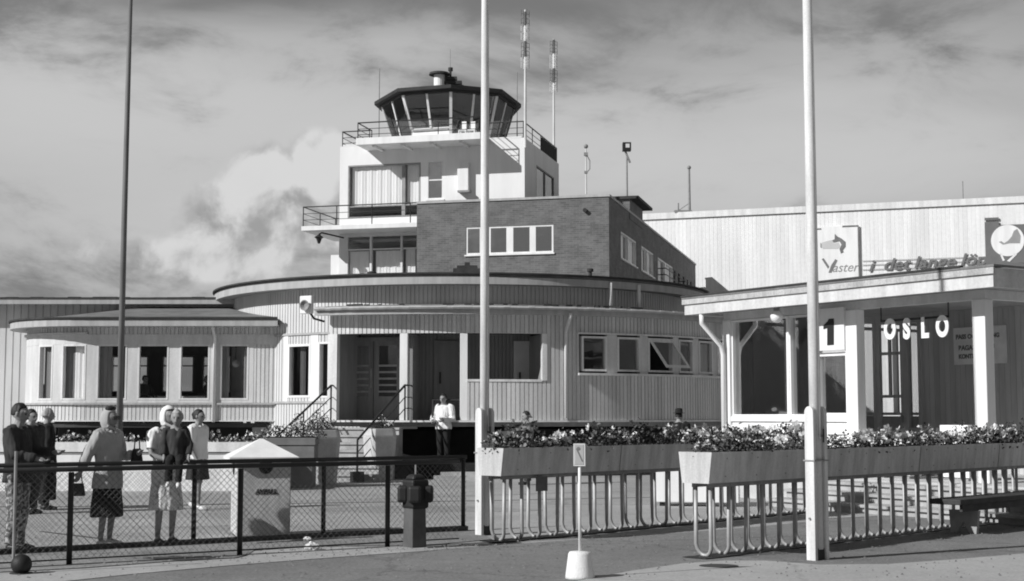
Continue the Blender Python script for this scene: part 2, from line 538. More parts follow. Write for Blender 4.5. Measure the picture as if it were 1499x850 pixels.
def pbox(mb, path, s0, s1, o0, o1, z0, z1, seg=0.35):
    n = max(1, int(math.ceil((s1 - s0) / seg))) if path.curved else 1
    for i in range(n):
        a = s0 + (s1 - s0) * i / n; b = s0 + (s1 - s0) * (i + 1) / n
        A, B, Cc, D = path.pos(a, o1), path.pos(b, o1), path.pos(b, o0), path.pos(a, o0)
        mb.hexa([(A.x, A.y, z0), (B.x, B.y, z0), (Cc.x, Cc.y, z0), (D.x, D.y, z0), (A.x, A.y, z1), (B.x, B.y, z1), (Cc.x, Cc.y, z1), (D.x, D.y, z1)])

def sid(mb, path, s0, s1, z0, z1, pitch=0.115, gap=0.028, depth=0.022, t=0.09):
    """vertical board siding: backing and proud boards"""
    if s1 - s0 < 0.01 or z1 - z0 < 0.01: return
    pbox(mb, path, s0, s1, -t, 0.0, z0, z1, 0.3)
    k = math.floor(s0 / pitch)
    while k * pitch < s1:
        a = max(s0, k * pitch + gap / 2); b = min(s1, (k + 1) * pitch - gap / 2)
        if b - a > 0.012: pbox(mb, path, a, b, 0.0, depth, z0 + 0.001, z1 - 0.001)
        k += 1

def wall_with_holes(mb, path, s0, s1, z0, z1, holes, **kw):
    """holes: (a, b, za, zb) all inside, any heights"""
    cuts = sorted(set([s0, s1] + [h[0] for h in holes] + [h[1] for h in holes]))
    for a, b in zip(cuts[:-1], cuts[1:]):
        mid = (a + b) / 2
        hs = sorted([(h[2], h[3]) for h in holes if h[0] < mid < h[1]])
        z = z0
        for ha, hb in hs:
            if ha > z: sid(mb, path, a, b, z, ha, **kw)
            z = hb
        if z < z1: sid(mb, path, a, b, z, z1, **kw)

def window(path, s0, s1, z0, z1, parent, fm, gm, fw=0.07, mull=(), bars=(), proud=0.04, depth=-0.10, sill=True, cur=None, name='window'):
    mb = MB()
    pbox(mb, path, s0, s0 + fw, depth, proud, z0, z1)
    pbox(mb, path, s1 - fw, s1, depth, proud, z0, z1)
    pbox(mb, path, s0 + fw, s1 - fw, depth, proud - 0.003, z1 - fw, z1)
    pbox(mb, path, s0 + fw, s1 - fw, depth, proud - 0.003, z0, z0 + fw)
    for q in mull:
        pbox(mb, path, q[0], q[1], depth + 0.01, proud - 0.006, z0 + fw, z1 - fw)
    for q in bars:
        pbox(mb, path, s0 + fw, s1 - fw, depth + 0.02, proud - 0.02, q - 0.02, q + 0.02)
    wn = mb.build(name, fm, parent)
    g = MB(); pbox(g, path, s0 + fw * 0.5, s1 - fw * 0.5, -0.052, -0.044, z0 + fw * 0.5, z1 - fw * 0.5)
    g.build('pane', gm, wn)
    if sill:
        q = MB(); pbox(q, path, s0 - 0.04, s1 + 0.04, proud - 0.02, proud + 0.07, z0 - 0.05, z0 - 0.003)
        q.build('sill', fm, wn)
    if cur:
        for ca, cb, cz0, cz1, cm in cur:
            q = MB(); n = max(6, int((cb - ca) / 0.035)); fr = []
            for i in range(n + 1):
                a = ca + (cb - ca) * i / n
                off = -0.16 + 0.007 * math.sin(i * 1.9) + 0.010 * math.sin(i * 0.7)
                P = path.pos(a, off); fr.append(P)
            for i in range(n):
                A, B = fr[i], fr[i + 1]
                A2, B2 = A * 1.0, B * 1.0
                nn = Vector((B.y - A.y, A.x - B.x)).normalized() * 0.006
                q.hexa([(A.x, A.y, cz0), (B.x, B.y, cz0), (B.x - nn.x, B.y - nn.y, cz0), (A.x - nn.x, A.y - nn.y, cz0),
                        (A.x, A.y, cz1), (B.x, B.y, cz1), (B.x - nn.x, B.y - nn.y, cz1), (A.x - nn.x, A.y - nn.y, cz1)])
            q.build('curtain', cm, wn)
    return wn

def text_mesh(name, body, size, mat, parent, loc, rot=(PI / 2, 0, 0), depth=0.02, shear=0.0, bold=0.0, align='LEFT', sx=1.0, space=1.0):
    cu = bpy.data.curves.new(name, 'FONT')
    cu.body = body; cu.size = size; cu.extrude = depth; cu.shear = shear; cu.offset = bold
    cu.align_x = align; cu.space_character = space
    tmp = bpy.data.objects.new(name, cu); col.objects.link(tmp)
    bpy.context.view_layer.update()
    dg = bpy.context.evaluated_depsgraph_get()
    me = bpy.data.meshes.new_from_object(tmp.evaluated_get(dg))
    bpy.data.objects.remove(tmp)
    me.materials.clear(); me.materials.append(mat)
    for p in me.polygons: p.material_index = 0
    o = bpy.data.objects.new(name, me); col.objects.link(o)
    o.parent = parent; o.location = loc; o.rotation_euler = rot; o.scale = (sx, 1, 1)
    return o

# ---------------------------------------------------------------- ground
g = MB()
NG = 40
def gz(r): return 0.0
xs = [-1600, -900, -300, -120, -60, -30, 0, 30, 60, 120, 300, 900, 1600]
ys = [-1600, -300, -60, -10, 0, 10, 20, 30, 45, 70, 120, 300, 1500]
vs = [(x, y, 0.0) for y in ys for x in xs]
fs = []
for j in range(len(ys) - 1):
    for i in range(len(xs) - 1):
        a = j * len(xs) + i
        fs.append((a, a + 1, a + 1 + len(xs), a + len(xs)))
g.add(vs, fs)
tag(g.build('ground', asphalt), kind='structure')

def sheet(name, pts, z, mat, thick=0.0):
    mb = MB()
    mb.prism([(p[0], p[1]) for p in pts], z - 0.003, z)
    return tag(mb.build(name, mat), kind='structure')

# road in front of the fence, its far edge running along the foot of the fence and the planters
road_edge = [gp(-200, 868), gp(0, 850), gp(180, 836), gp(350, 824), gp(500, 813), gp(640, 805), gp(760, 796), gp(900, 786), gp(1000, 780)]
rp = [(-9, 9.0)] + [(p.x, p.y) for p in road_edge] + [(p.x, p.y) for p in (gp(1100, 772), gp(1200, 762), gp(1350, 752), gp(1560, 740))] + [(16, 9.0), (16, -20), (-9, -20)]
sheet('road', rp, 0.006, asphalt_road)
# pale pavement strip on the left between the fence and the road
pe = [gp(60, 856), gp(190, 841), gp(360, 825), gp(430, 812), gp(520, 806)]
ps = [gp(620, 801.5), gp(500, 801.5), gp(430, 804), gp(372, 808), gp(362, 815), gp(345, 819), gp(250, 824), gp(120, 834), gp(20, 841), gp(-160, 856), gp(-160, 880)]
pv = [gp(-160, 880), gp(60, 856), gp(190, 842), gp(330, 829.5), gp(450, 820), gp(560, 812), gp(640, 806.5)]
sheet('pavement', [(p.x, p.y) for p in pv] + [(p.x, p.y) for p in ps[:-1]], 0.012, pavem)
# pale pavement on the lower right
pr = [gp(780, 868), gp(867, 847), gp(930, 836), gp(1000, 826), gp(1060, 822), gp(1120, 822), gp(1200, 828), gp(1300, 827), gp(1400, 820), gp(1560, 806)]
sheet('pavement', [(p.x, p.y) for p in pr] + [(12.0, 9.0), (12, -8), (0.5, -8)], 0.012, pavem)
# gravelly verge under the fences
vg = [gp(-160, 846), gp(120, 832), gp(250, 822), gp(345, 817), gp(362, 813), gp(372, 806), gp(430, 802), gp(500, 799.5), gp(620, 799), gp(720, 790), gp(700, 778), gp(473, 784), gp(283, 794), gp(-160, 812)]
sheet('verge', [(p.x, p.y) for p in vg], 0.009, gravelm)
# paving joints across the forecourt
jm = M('joint_tar', 0.06, 0.9, 0.2, 4)
mb = MB()
for (a, b, wd) in ((gp(60, 742), gp(700, 733), 0.09), (gp(-60, 742), gp(60, 742), 0.09), (gp(60, 778), gp(160, 790), 0.06), (gp(700, 733), gp(1250, 722), 0.06)):
    d = Vector((b.x - a.x, b.y - a.y)).normalized(); n_ = Vector((-d.y, d.x)) * wd / 2
    mb.prism([(a.x - n_.x, a.y - n_.y), (b.x - n_.x, b.y - n_.y), (b.x + n_.x, b.y + n_.y), (a.x + n_.x, a.y + n_.y)], 0.001, 0.005)
tag(mb.build('paving_joints', jm), kind='structure')
# patches of newer and older tar on the road and forecourt
rnd = random.Random(12)
for (px, py, rx, ry, val) in ((620, 745, 1.8, .9, .30), (250, 765, 1.6, .8, .42), (900, 735, 1.5, .8, .30)):
    c = gp(px, py); n = 18; ph = rnd.uniform(0, 6)
    pts = [(c.x + math.cos(2 * PI * k / n) * rx * (1 + .22 * math.sin(3 * 2 * PI * k / n + ph) + rnd.uniform(-.06, .06)), c.y + math.sin(2 * PI * k / n) * ry * (1 + rnd.uniform(-.12, .12))) for k in range(n)]
    z_ = .0095 if py > 790 and px < 900 else (.0155 if py > 790 else .0045)
    sheet('tar_patch', pts, z_, ground_mat('tar_patch', val, .12, .3, cracks=.3))
gr = MB()
for k in range(1300):
    px = rnd.uniform(10, 1490); py = rnd.choice((rnd.uniform(785, 848), rnd.gauss(812 - (px - 350) * .028, 5)))
    c = gp(px, max(py, 770)); q = rnd.uniform(.006, .017)
    gr.add([(c.x - q, c.y - q, .012), (c.x + q, c.y - q * .6, .012), (c.x + q * .3, c.y + q, .012), (c.x + rnd.uniform(-q, q) * .3, c.y, .012 + q * 1.1)], [(0, 1, 3), (1, 2, 3), (2, 0, 3)])
tag(gr.build('grit', M('grit', .22, .9, .5, 9)), kind='stuff')
# flat dark oval disc on the pavement
mb = MB()
cc = gp(1052, 830)
mb.lathe([(0.2, 0.0), (0.2, 0.006)], 20, (cc.x, cc.y, 0.012), 1.0, 0.8)
dc = mb.build('dark_disc', M('dark_disc_tone', 0.06, 0.7, 0.3, 10))
tag(dc, 'dark oval disc in the pale pavement before the front planter', 'drain cover')
mb = MB()
cc = gp(270, 818)
rnd = random.Random(3)
pts = []
for k in range(22):
    a = 2 * PI * k / 22; r_ = 0.32 * (1 + 0.35 * rnd.uniform(-1, 1))
    pts.append((cc.x + math.cos(a) * r_ * 1.15, cc.y + math.sin(a) * r_ * 0.7))
mb.prism(pts, 0.010, 0.0145)
tag(mb.build('shadow_blot', M('shadow_blot', 0.06, 0.7, 0.4, 10)), kind='structure')  # cast shadow by the fence, drawn as a dark blot on the ground
# distant flat field edge and low wooded rise far behind
mb = MB()
rnd = random.Random(5)
prev = None
hv = []; hf = []
N = 220
for i in range(N + 1):
    a = 2 * PI * i / N
    rr = 900.0
    am = (a + PI) % (2 * PI) - PI                # 0 straight ahead, negative to the left
    big = max(0.0, min(1.0, (abs(am) - R(35)) / R(40)))
    cc1 = Vector((math.cos(a) * 6, math.sin(a) * 6, 0))
    h = 9 + 4 * mnoise.noise(cc1 * 1.7) + 1.5 * mnoise.noise(cc1 * 7) + big * (75 + 55 * mnoise.noise(cc1 * .8) + 8 * mnoise.noise(cc1 * 4))
    for q, (ro, zz) in enumerate(((0, -1), (60, h * 0.6), (220, h), (400, h * 0.8), (520, -1))):
        hv.append((math.sin(a) * (rr + ro), math.cos(a) * (rr + ro), zz))
for i in range(N):
    for q in range(4):
        b = i * 5 + q
        hf.append((b, b + 5, b + 6, b + 1))
mb.add(hv, hf)
tag(mb.build('hills', M('distant_woods', 0.10, 0.95, 0.3, 0.02), smooth=True), kind='structure')

# ================================================================ ROUND RESTAURANT WING
CX, CY = -1.55, 45.0
def arc_hit(px, py, rad, far=False):
    mx, mz = pray(px, py)
    A = 1 + mx * mx; B = -2 * (mx * CX + CY); Cq = CX * CX + CY * CY - rad * rad
    D = B * B - 4 * A * Cq
    if D < 0: D = 0
    Y = (-B + (1 if far else -1) * math.sqrt(D)) / (2 * A)
    th = math.atan2(Y - CY, mx * Y - CX)
    if th < 0: th += 2 * PI
    return th, CAMZ + mz * Y
RW, RE, RD, RU, RB = 8.9, 9.3, 7.1, 7.62, 7.45
ZF = 1.43
round_w = thing('restaurant_building', 'round two-step pale boarded building with curved flat roofs and a columned porch', 'building', (CX, CY, 0))
ring = ArcPath(0, 0, RW); drum = ArcPath(0, 0, RD); back = ArcPath(0, 0, RB)
def rs(px, py=540, path=ring): return arc_hit(px, py, path.r)[0] * path.r
S_L = rs(489); S_OPEN_R = rs(793); S_P1 = rs(591); S_P2 = rs(679)
S_END = R(345) * RW
Z_OT = 3.62      # top of the porch opening
Z_ET, Z_EB = 4.30, 4.08
# ribbon windows
winz0, winz1 = arc_hit(865, 543, RW)[1], arc_hit(865, 492, RW)[1]
rib = [(851, 888), (903, 936), (948, 985), (993, 1014), (1022, 1042), (1049, 1062)]
rib_s = [(rs(a), rs(b)) for a, b in rib]
for k in range(2):
    rib_s.append((rib_s[-1][1] + 0.32, rib_s[-1][1] + 0.32 + 0.8))
RB0, RB1 = rib_s[0][0] - 0.07, rib_s[-1][1] + 0.07
mb = MB()
sid(mb, ring, S_L - 0.12, S_OPEN_R, Z_OT, Z_EB + 0.02)
sid(mb, ring, S_P2 + 0.08, S_OPEN_R, ZF, 2.43)
wall_with_holes(mb, ring, S_OPEN_R, S_END, ZF, Z_EB + 0.02, [(RB0, RB1, winz0 - 0.05, winz1 + 0.05)])
mb.build('wall', sidingm, round_w)
# white bands: base edge, lintel, sill and head of the ribbon window, pilaster
def pc(name, mat, path, *a):
    mb = MB(); pbox(mb, path, *a); return mb.build(name, mat, round_w)
pc('base_board', white2, ring, S_L - 0.2, S_END, -0.1, 0.07, ZF - 0.045, ZF - 0.002)
pc('opening_jamb', white2, ring, S_OPEN_R, S_OPEN_R + 0.13, -0.02, 0.05, 2.43, Z_OT)
pc('parapet_cap', white2, ring, S_P2 + 0.08, S_OPEN_R, -0.03, 0.04, 2.40, 2.46)
pc('pilaster', white2, ring, S_L - 0.17, S_L + 0.09, -0.14, 0.03, ZF, Z_OT)
pc('window_sill', white2, ring, RB0 - 0.05, RB1, 0.0, 0.13, winz0 - 0.11, winz0 - 0.052)
pc('window_head', white2, ring, RB0 - 0.05, RB1, 0.0, 0.11, winz1 + 0.052, winz1 + 0.09)
# mullion panels between the ribbon windows
for i in range(len(rib_s) - 1):
    mb = MB(); pbox(mb, ring, rib_s[i][1] + 0.002, rib_s[i + 1][0] - 0.002, -0.09, 0.02, winz0 - 0.05, winz1 + 0.05)
    mb.build('window_panel', sidingm, round_w)
for i, (a, b) in enumerate(rib_s):
    if i == 2:
        wn = window(ring, a, b, winz0, winz1, round_w, white2, glass_r, 0.05, sill=False)
        # the casement stands open, hinged at its top
        wn_open = [c for c in kids(wn) if c.name.startswith('pane')][0]
        bpy.data.objects.remove(wn_open)
        A, B = ring.pos(a + 0.03, 0.05), ring.pos(b - 0.03, 0.05)
        nv = (ring.pos((a + b) / 2, 1) - ring.pos((a + b) / 2, 0))
        tilt = 0.46
        hgt = winz1 - winz0 - 0.06
        def sp(u, v, o=0.0):   # u 0..1 along, v 0..1 down
            P = A.lerp(B, u) + nv * (math.sin(tilt) * hgt * v + o)
            return (P.x + 0.28 * v * (B - A).normalized().x, P.y + 0.28 * v * (B - A).normalized().y, winz1 - 0.03 - math.cos(tilt) * hgt * v)
        mb = MB()
        for (u0, v0, u1, v1) in ((0, 0, 0.09, 1), (0.91, 0, 1, 1), (0.09, 0, 0.91, 0.1), (0.09, 0.9, 0.91, 1)):
            mb.hexa([sp(u0, v1), sp(u1, v1), sp(u1, v1, -0.04), sp(u0, v1, -0.04), sp(u0, v0), sp(u1, v0), sp(u1, v0, -0.04), sp(u0, v0, -0.04)])
        sash = mb.build('open_sash', white2, round_w)
        mb = MB()
        mb.hexa([sp(.08, .92, -.015), sp(.92, .92, -.015), sp(.92, .92, -.022), sp(.08, .92, -.022), sp(.08, .08, -.015), sp(.92, .08, -.015), sp(.92, .08, -.022), sp(.08, .08, -.022)])
        mb.build('pane', glass_r, sash)
    else:
        cur = None
        if i >= 3: cur = [(a + 0.05, a + (b - a) * 0.45, winz0, winz1, drape)]
        window(ring, a, b, winz0, winz1, round_w, white2, glass_r, 0.05, sill=False, cur=cur)
# inner room behind the ring wall: floor, inner wall and ceiling
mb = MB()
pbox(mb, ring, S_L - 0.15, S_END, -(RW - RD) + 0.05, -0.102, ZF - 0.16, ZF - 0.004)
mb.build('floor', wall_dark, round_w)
mb = MB()
pbox(mb, ring, S_L - 0.1, S_END, -(RW - RD) + 0.08, -0.12, Z_OT + 0.06, Z_OT + 0.12)
mb.build('porch_ceiling', int_light, round_w)
S_REC0, S_REC1 = S_L * RB / RW, rs(800) * RB / RW
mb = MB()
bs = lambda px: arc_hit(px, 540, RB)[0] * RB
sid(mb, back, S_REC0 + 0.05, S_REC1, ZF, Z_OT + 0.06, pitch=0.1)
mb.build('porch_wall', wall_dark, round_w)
def part_wall(th, r0, r1, wd, z0, z1):
    d = Vector((math.cos(th), math.sin(th))); mb = MB()
    mb.bar((d.x * r0, d.y * r0, (z0 + z1) / 2), (d.x * r1, d.y * r1, (z0 + z1) / 2), wd, z1 - z0)
    mb.build('partition', wall_dark, round_w)
part_wall(arc_hit(800, 540, RW)[0], RD, RW - .1, .1, ZF, Z_OT)
part_wall((S_L - 0.08) / RW, RD, RW - .14, .1, ZF, Z_OT + .4)
part_wall(rs(598) / RW, RB, RW - .35, .08, ZF, Z_OT)
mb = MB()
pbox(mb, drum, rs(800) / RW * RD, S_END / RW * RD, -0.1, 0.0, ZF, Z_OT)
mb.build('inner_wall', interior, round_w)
# porch posts
for s_, wdt in ((S_P1, 0.2), (S_P2, 0.19)):
    mb = MB(); pbox(mb, ring, s_ - wdt / 2, s_ + wdt / 2, -0.16, 0.02, ZF, Z_OT - 0.002)
    mb.build('porch_post', white, round_w, bevel=0.01)
# double door with louvred lights
dz0, dz1 = ZF, 3.60
d0, d1 = bs(510), bs(589)
mid = (d0 + d1) / 2
mb = MB(); pbox(mb, back, d0 - 0.1, d0, 0.03, 0.12, dz0, dz1); pbox(mb, back, d1, d1 + 0.1, 0.03, 0.12, dz0, dz1); pbox(mb, back, d0, d1, 0.03, 0.117, dz1 - 0.1, dz1)
mb.build('door_frame', wood_door, round_w)
for k, (a, b) in enumerate(((d0, mid - 0.01), (mid + 0.01, d1))):
    mb = MB()
    pbox(mb, back, a, a + 0.13, 0.035, 0.08, dz0 + 0.02, dz1 - 0.1)
    pbox(mb, back, b - 0.13, b, 0.035, 0.08, dz0 + 0.02, dz1 - 0.1)
    pbox(mb, back, a + 0.13, b - 0.13, 0.035, 0.078, dz0 + 0.02, dz0 + 0.62)
    pbox(mb, back, a + 0.13, b - 0.13, 0.035, 0.078, dz1 - 0.22, dz1 - 0.1)
    dr = mb.build('door', wood_door, round_w)
    mb = MB(); pbox(mb, back, a + 0.13, b - 0.13, 0.05, 0.056, dz0 + 0.62, dz1 - 0.22)
    mb.build('pane', glass_sky, dr)
    for q in range(5):
        zz = dz0 + 0.72 + q * 0.17
        mb = MB(); pbox(mb, back, a + 0.13, b - 0.13, 0.058, 0.09, zz, zz + 0.05)
        mb.build('push_bar', steel, dr)
mb = MB(); pbox(mb, back, mid - 0.07, mid - 0.04, 0.08, 0.13, dz0 + 0.85, dz0 + 1.35); mb.build('door_handle', steel, round_w)
# second door and rail bar in the middle of the porch, pale door on the right
def plain_door(px0, px1, z0, z1, mat, name='door'):
    a, b = bs(px0), bs(px1)
    mb = MB(); pbox(mb, back, a, b, 0.025, 0.07, z0, z1)
    for q in ((a, a + 0.1), (b - 0.1, b)): pbox(mb, back, q[0], q[1], 0.07, 0.085, z0, z1)
    pbox(mb, back, a + 0.1, b - 0.1, 0.07, 0.085, z1 - 0.12, z1); pbox(mb, back, a + 0.1, b - 0.1, 0.07, 0.085, z0, z0 + 0.15)
    o = mb.build(name, mat, round_w)
    mb = MB(); pbox(mb, back, a + 0.14, a + 0.18, 0.085, 0.13, z0 + 0.95, z0 + 1.25); mb.build('handle', blackmetal, o)
plain_door(636, 676, ZF, 3.5, M('brown_door_paint', 0.24, 0.6, 0.1, 3, streak=True))
plain_door(751, 791, ZF, 3.5, door_light)
mb = MB(); mb.tube([(ring.pos(rs(634), -0.05).x, ring.pos(rs(634), -0.05).y, 1.93), (ring.pos(S_P2, -0.05).x, ring.pos(S_P2, -0.05).y, 1.93)], 0.035)
mb.tube([(ring.pos(rs(634), -0.05).x, ring.pos(rs(634), -0.05).y, 1.43), (ring.pos(rs(634), -0.05).x, ring.pos(rs(634), -0.05).y, 1.95)], 0.03)
mb.build('porch_rail', blackmetal, round_w)
# ring roof and its eave
A0, A1 = rs(462, 455, ArcPath(0, 0, RE)) / RE, R(345)
def annulus(mb, r0, z0, r1, z1, r1b, z1b, r0b, z0b, a0, a1, n=60):
    """ring of quads: top inner (r0,z0) top outer (r1,z1) bottom outer, bottom inner"""
    for i in range(n):
        p = []
        a = a0 + (a1 - a0) * i / n; b = a0 + (a1 - a0) * (i + 1) / n
        prof = ((r1b, z1b), (r0b, z0b), (r0, z0), (r1, z1))
        def P(ang, q): return (math.cos(ang) * q[0], math.sin(ang) * q[0], q[1])
        mb.hexa([P(a, prof[0]), P(b, prof[0]), P(b, prof[1]), P(a, prof[1]), P(a, prof[3]), P(b, prof[3]), P(b, prof[2]), P(a, prof[2])])
mb = MB(); annulus(mb, RD - 0.05, 4.50, RE, Z_ET, RE, Z_ET - 0.05, RD - 0.05, 4.44, A0, A1)
mb.build('lower_roof', roofm, round_w)
mb = MB(); annulus(mb, RE - 0.14, Z_ET - 0.052, RE - 0.005, Z_ET - 0.052, RE - 0.005, Z_EB, RE - 0.14, Z_EB, A0, A1)
mb.build('lower_fascia', fascia_g, round_w)
mb = MB(); annulus(mb, RW, Z_EB + 0.06, RE - 0.142, Z_EB + 0.06, RE - 0.142, Z_EB + 0.02, RW, Z_EB + 0.02, A0, A1)
mb.build('lower_soffit', sidingm, round_w)
mb = MB()   # gutter along the lower eave, uneven and patched
for k in range(100):
    a = A0 + (A1 - A0) * k / 100; b = A0 + (A1 - A0) * (k + 1) / 100
    dz = 0.012 * mnoise.noise(Vector((k * 0.7, 0, 0)))
    mb.tube([(math.cos(a) * (RE + 0.05), math.sin(a) * (RE + 0.05), Z_ET - 0.06 + dz), (math.cos(b) * (RE + 0.05), math.sin(b) * (RE + 0.05), Z_ET - 0.06 + dz)], 0.05, 6)
mb.build('gutter', fascia_g, round_w)
rnd = random.Random(9)
mb = MB()
for k in range(26):      # leaves and felt scraps lying along the eave
    a = rnd.uniform(A0, R(300)); L_ = rnd.uniform(0.05, 0.4)
    r_ = RE - 0.06
    mb.bar((math.cos(a) * r_, math.sin(a) * r_, Z_ET + 0.02), (math.cos(a + L_ / r_) * r_, math.sin(a + L_ / r_) * r_, Z_ET + 0.02), 0.08, rnd.uniform(0.03, 0.07))
mb.build('eave_debris', roofedge, round_w)
# the drum: clerestory above the ring and full-height wall on the left
AL = R(190); AR = R(350)
a_meet = (S_L - 0.05) / RW
Z_UB, Z_UT = 5.0, 5.24
dw = [(422, 456, 582, 503), (466, 489, 582, 500)]
dholes = []
for p0, p1, yb, yt in dw:
    a, z0_ = arc_hit(p0, yb, RD); b, z1_ = arc_hit(p1, yt, RD)
    dholes.append((a * RD, b * RD, z0_, z1_))
mb = MB()
S_WL = AL * RD
wall_with_holes(mb, drum, S_WL, a_meet * RD + 0.3, 0.35, Z_UB, [h for h in dholes[:1]] + [(dholes[1][0], a_meet * RD + 0.3, dholes[1][2], dholes[1][3])], pitch=0.115)
sid(mb, drum, a_meet * RD + 0.3, AR * RD, 4.42, Z_UB)
mb.build('drum_wall', M('pale_boards_by_porch', 0.64, 0.7, 0.10, 1.1, streak=True, bump=0.2), round_w)
mb = MB(); pbox(mb, drum, S_WL, a_meet * RD + 0.5, -0.12, 0.03, -0.02, 0.35)
mb.build('drum_plinth', concrete, round_w)
zt = arc_hit(430, 491, RD)[1]
pc('drum_string_course', fascia_g, drum, S_WL, a_meet * RD - 0.05, 0.02, 0.06, zt, zt + 0.06)
pc('drum_sill_course', fascia_g, drum, S_WL, a_meet * RD - 0.02, 0.02, 0.06, dholes[0][2] - 0.16, dholes[0][2] - 0.10)
mb = MB()
pbox(mb, drum, dholes[0][0] - 0.16, dholes[0][0], 0.02, 0.035, dholes[0][2] - 0.1, zt)
pbox(mb, drum, dholes[0][1], dholes[1][0], 0.02, 0.035, dholes[0][2] - 0.1, zt)
mb.build('window_casing', white, round_w)
window(drum, *dholes[0], round_w, white, glass_r, 0.06, sill=False, cur=[(dholes[0][0] + .3, dholes[0][0] + 0.5, dholes[0][2], dholes[0][3], drape)])
window(drum, *dholes[1], round_w, white, glass_sky, 0.05, sill=False, cur=[(dholes[1][0], dholes[1][1], dholes[1][2], dholes[1][3], drape)])
mb = MB(); annulus(mb, 0.05, 5.85, RU, Z_UT, RU, Z_UT - 0.07, 0.05, 5.6, R(180), R(360), 90)
annulus(mb, 0.05, 5.85, RU, Z_UT, RU, Z_UT - 0.07, 0.05, 5.6, R(0), R(180), 60)
mb.build('upper_roof', roofm, round_w)
mb = MB(); annulus(mb, RU - 0.12, Z_UT - 0.072, RU + 0.04, Z_UT - 0.072, RU + 0.04, Z_UB - 0.02, RU - 0.12, Z_UB - 0.02, R(170), R(365), 90)
mb.build('upper_fascia', fascia_g, round_w)
mb = MB(); annulus(mb, RU - 0.1, Z_UT + 0.045, RU + 0.09, Z_UT + 0.045, RU + 0.09, Z_UT + 0.003, RU - 0.1, Z_UT + 0.003, R(170), R(365), 90)
mb.build('roof_edge', roofedge, round_w)
mb = MB(); annulus(mb, RD - 0.02, Z_UB + 0.03, RU - 0.122, Z_UB + 0.03, RU - 0.122, Z_UB + 0.002, RD - 0.02, Z_UB + 0.002, R(170), R(365), 60)
mb.build('upper_soffit', fascia_g, round_w)
# interior of the drum behind the left windows
mb = MB(); mb.lathe([(RD - 1.2, 0.4), (RD - 1.2, 4.4)], 40); mb.build('inner_core', interior, round_w)
# foundation deep under the overhanging ring
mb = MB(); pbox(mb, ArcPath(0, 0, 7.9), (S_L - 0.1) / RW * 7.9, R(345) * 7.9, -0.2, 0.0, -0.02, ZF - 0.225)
mb.build('foundation', shade_black, round_w)
mb = MB()
for px in (741, 898):
    p = ArcPath(0, 0, 7.9); s_ = arc_hit(px, 634, 7.9)[0] * 7.9
    mb2 = MB(); pbox(mb2, p, s_ - 0.14, s_ + 0.14, 0.002, 0.03, 1.02, 1.15); mb2.build('vent_grille', white2 if px == 741 else greymetal, round_w)
# downpipes
def downpipe(parent, pts, mat=white2, r=0.045):
    mb = MB(); mb.tube(pts, r, 8); return mb.build('downpipe', mat, parent, smooth=True)
s_ = rs(827)
P = lambda o, z, ss=s_: (ring.pos(ss, o).x, ring.pos(ss, o).y, z)
downpipe(round_w, [P(RE - RW, Z_EB + 0.05), P(RE - RW, Z_EB - 0.05), P(0.16, 3.8), P(0.08, 3.65), P(0.08, ZF + 0.05)])
for px in (892, 933):
    a, _ = arc_hit(px, 440, RU); dx_, dy_ = math.cos(a), math.sin(a)
    downpipe(round_w, [(dx_ * (RU + 0.06), dy_ * (RU + 0.06), 5.12), (dx_ * (RU + 0.06), dy_ * (RU + 0.06), 4.50)], r=0.05)
# bits on the roof
def roof_thing(name, px, py, Y, fn, mat, label, cat):
    P = at(px, py, Y); mb = MB(); fn(mb)
    o = mb.build(name, mat, None, loc=P); tag(o, label, cat); return o
roof_thing('roof_vent', 684, 403, 39.5, lambda m: (m.box(-0.38, -0.3, 0, 0.38, 0.3, 0.17), m.box(-0.28, -0.22, 0.17, 0.28, 0.22, 0.26), m.box(-0.07, -0.07, 0.26, 0.07, 0.07, 0.36)), roofedge, 'dark boxy vent on the round roof below the brick block windows', 'roof vent')
roof_thing('roof_cowl', 544, 405, 40, lambda m: (m.lathe([(0.06, 0), (0.06, 0.08)], 10), m.lathe([(0.13, 0.08), (0.13, 0.13), (0.03, 0.16)], 12)), roofedge, 'small dark mushroom cowl on the round roof before the tower glass', 'roof vent')
roof_thing('roof_pipe', 864, 408, 39.5, lambda m: (m.lathe([(0.05, 0), (0.05, 0.2), (0.09, 0.2), (0.09, 0.28)], 10),), roofedge, 'short dark pipe on the round roof below the brick corner', 'roof pipe')
# loudspeaker at the left end of the lower roof
lp = at(449, 446, 36.6)
ls = thing('loudspeaker', 'white square loudspeaker with round horn at the left end of the porch roof', 'loudspeaker', lp, R(-25))
mb = MB(); mb.cbox((0, 0, 0), (0.36, 0.12, 0.46)); mb.build('housing', white, ls, bevel=0.02)
mb = MB(); mb.lathe([(0.05, 0.0), (0.08, 0.05), (0.14, 0.1), (0.12, 0.1), (0.05, 0.03)], 16)
hn = mb.build('horn', greymetal, ls, loc=(0.03, -0.06, -0.02)); hn.rotation_euler = (PI / 2, 0, 0)
mb = MB(); mb.tube([(0.1, 0, -0.2), (0.16, 0.1, -0.35), (0.2, 0.5, -0.4)], 0.03, 6); mb.build('bracket', blackmetal, ls)

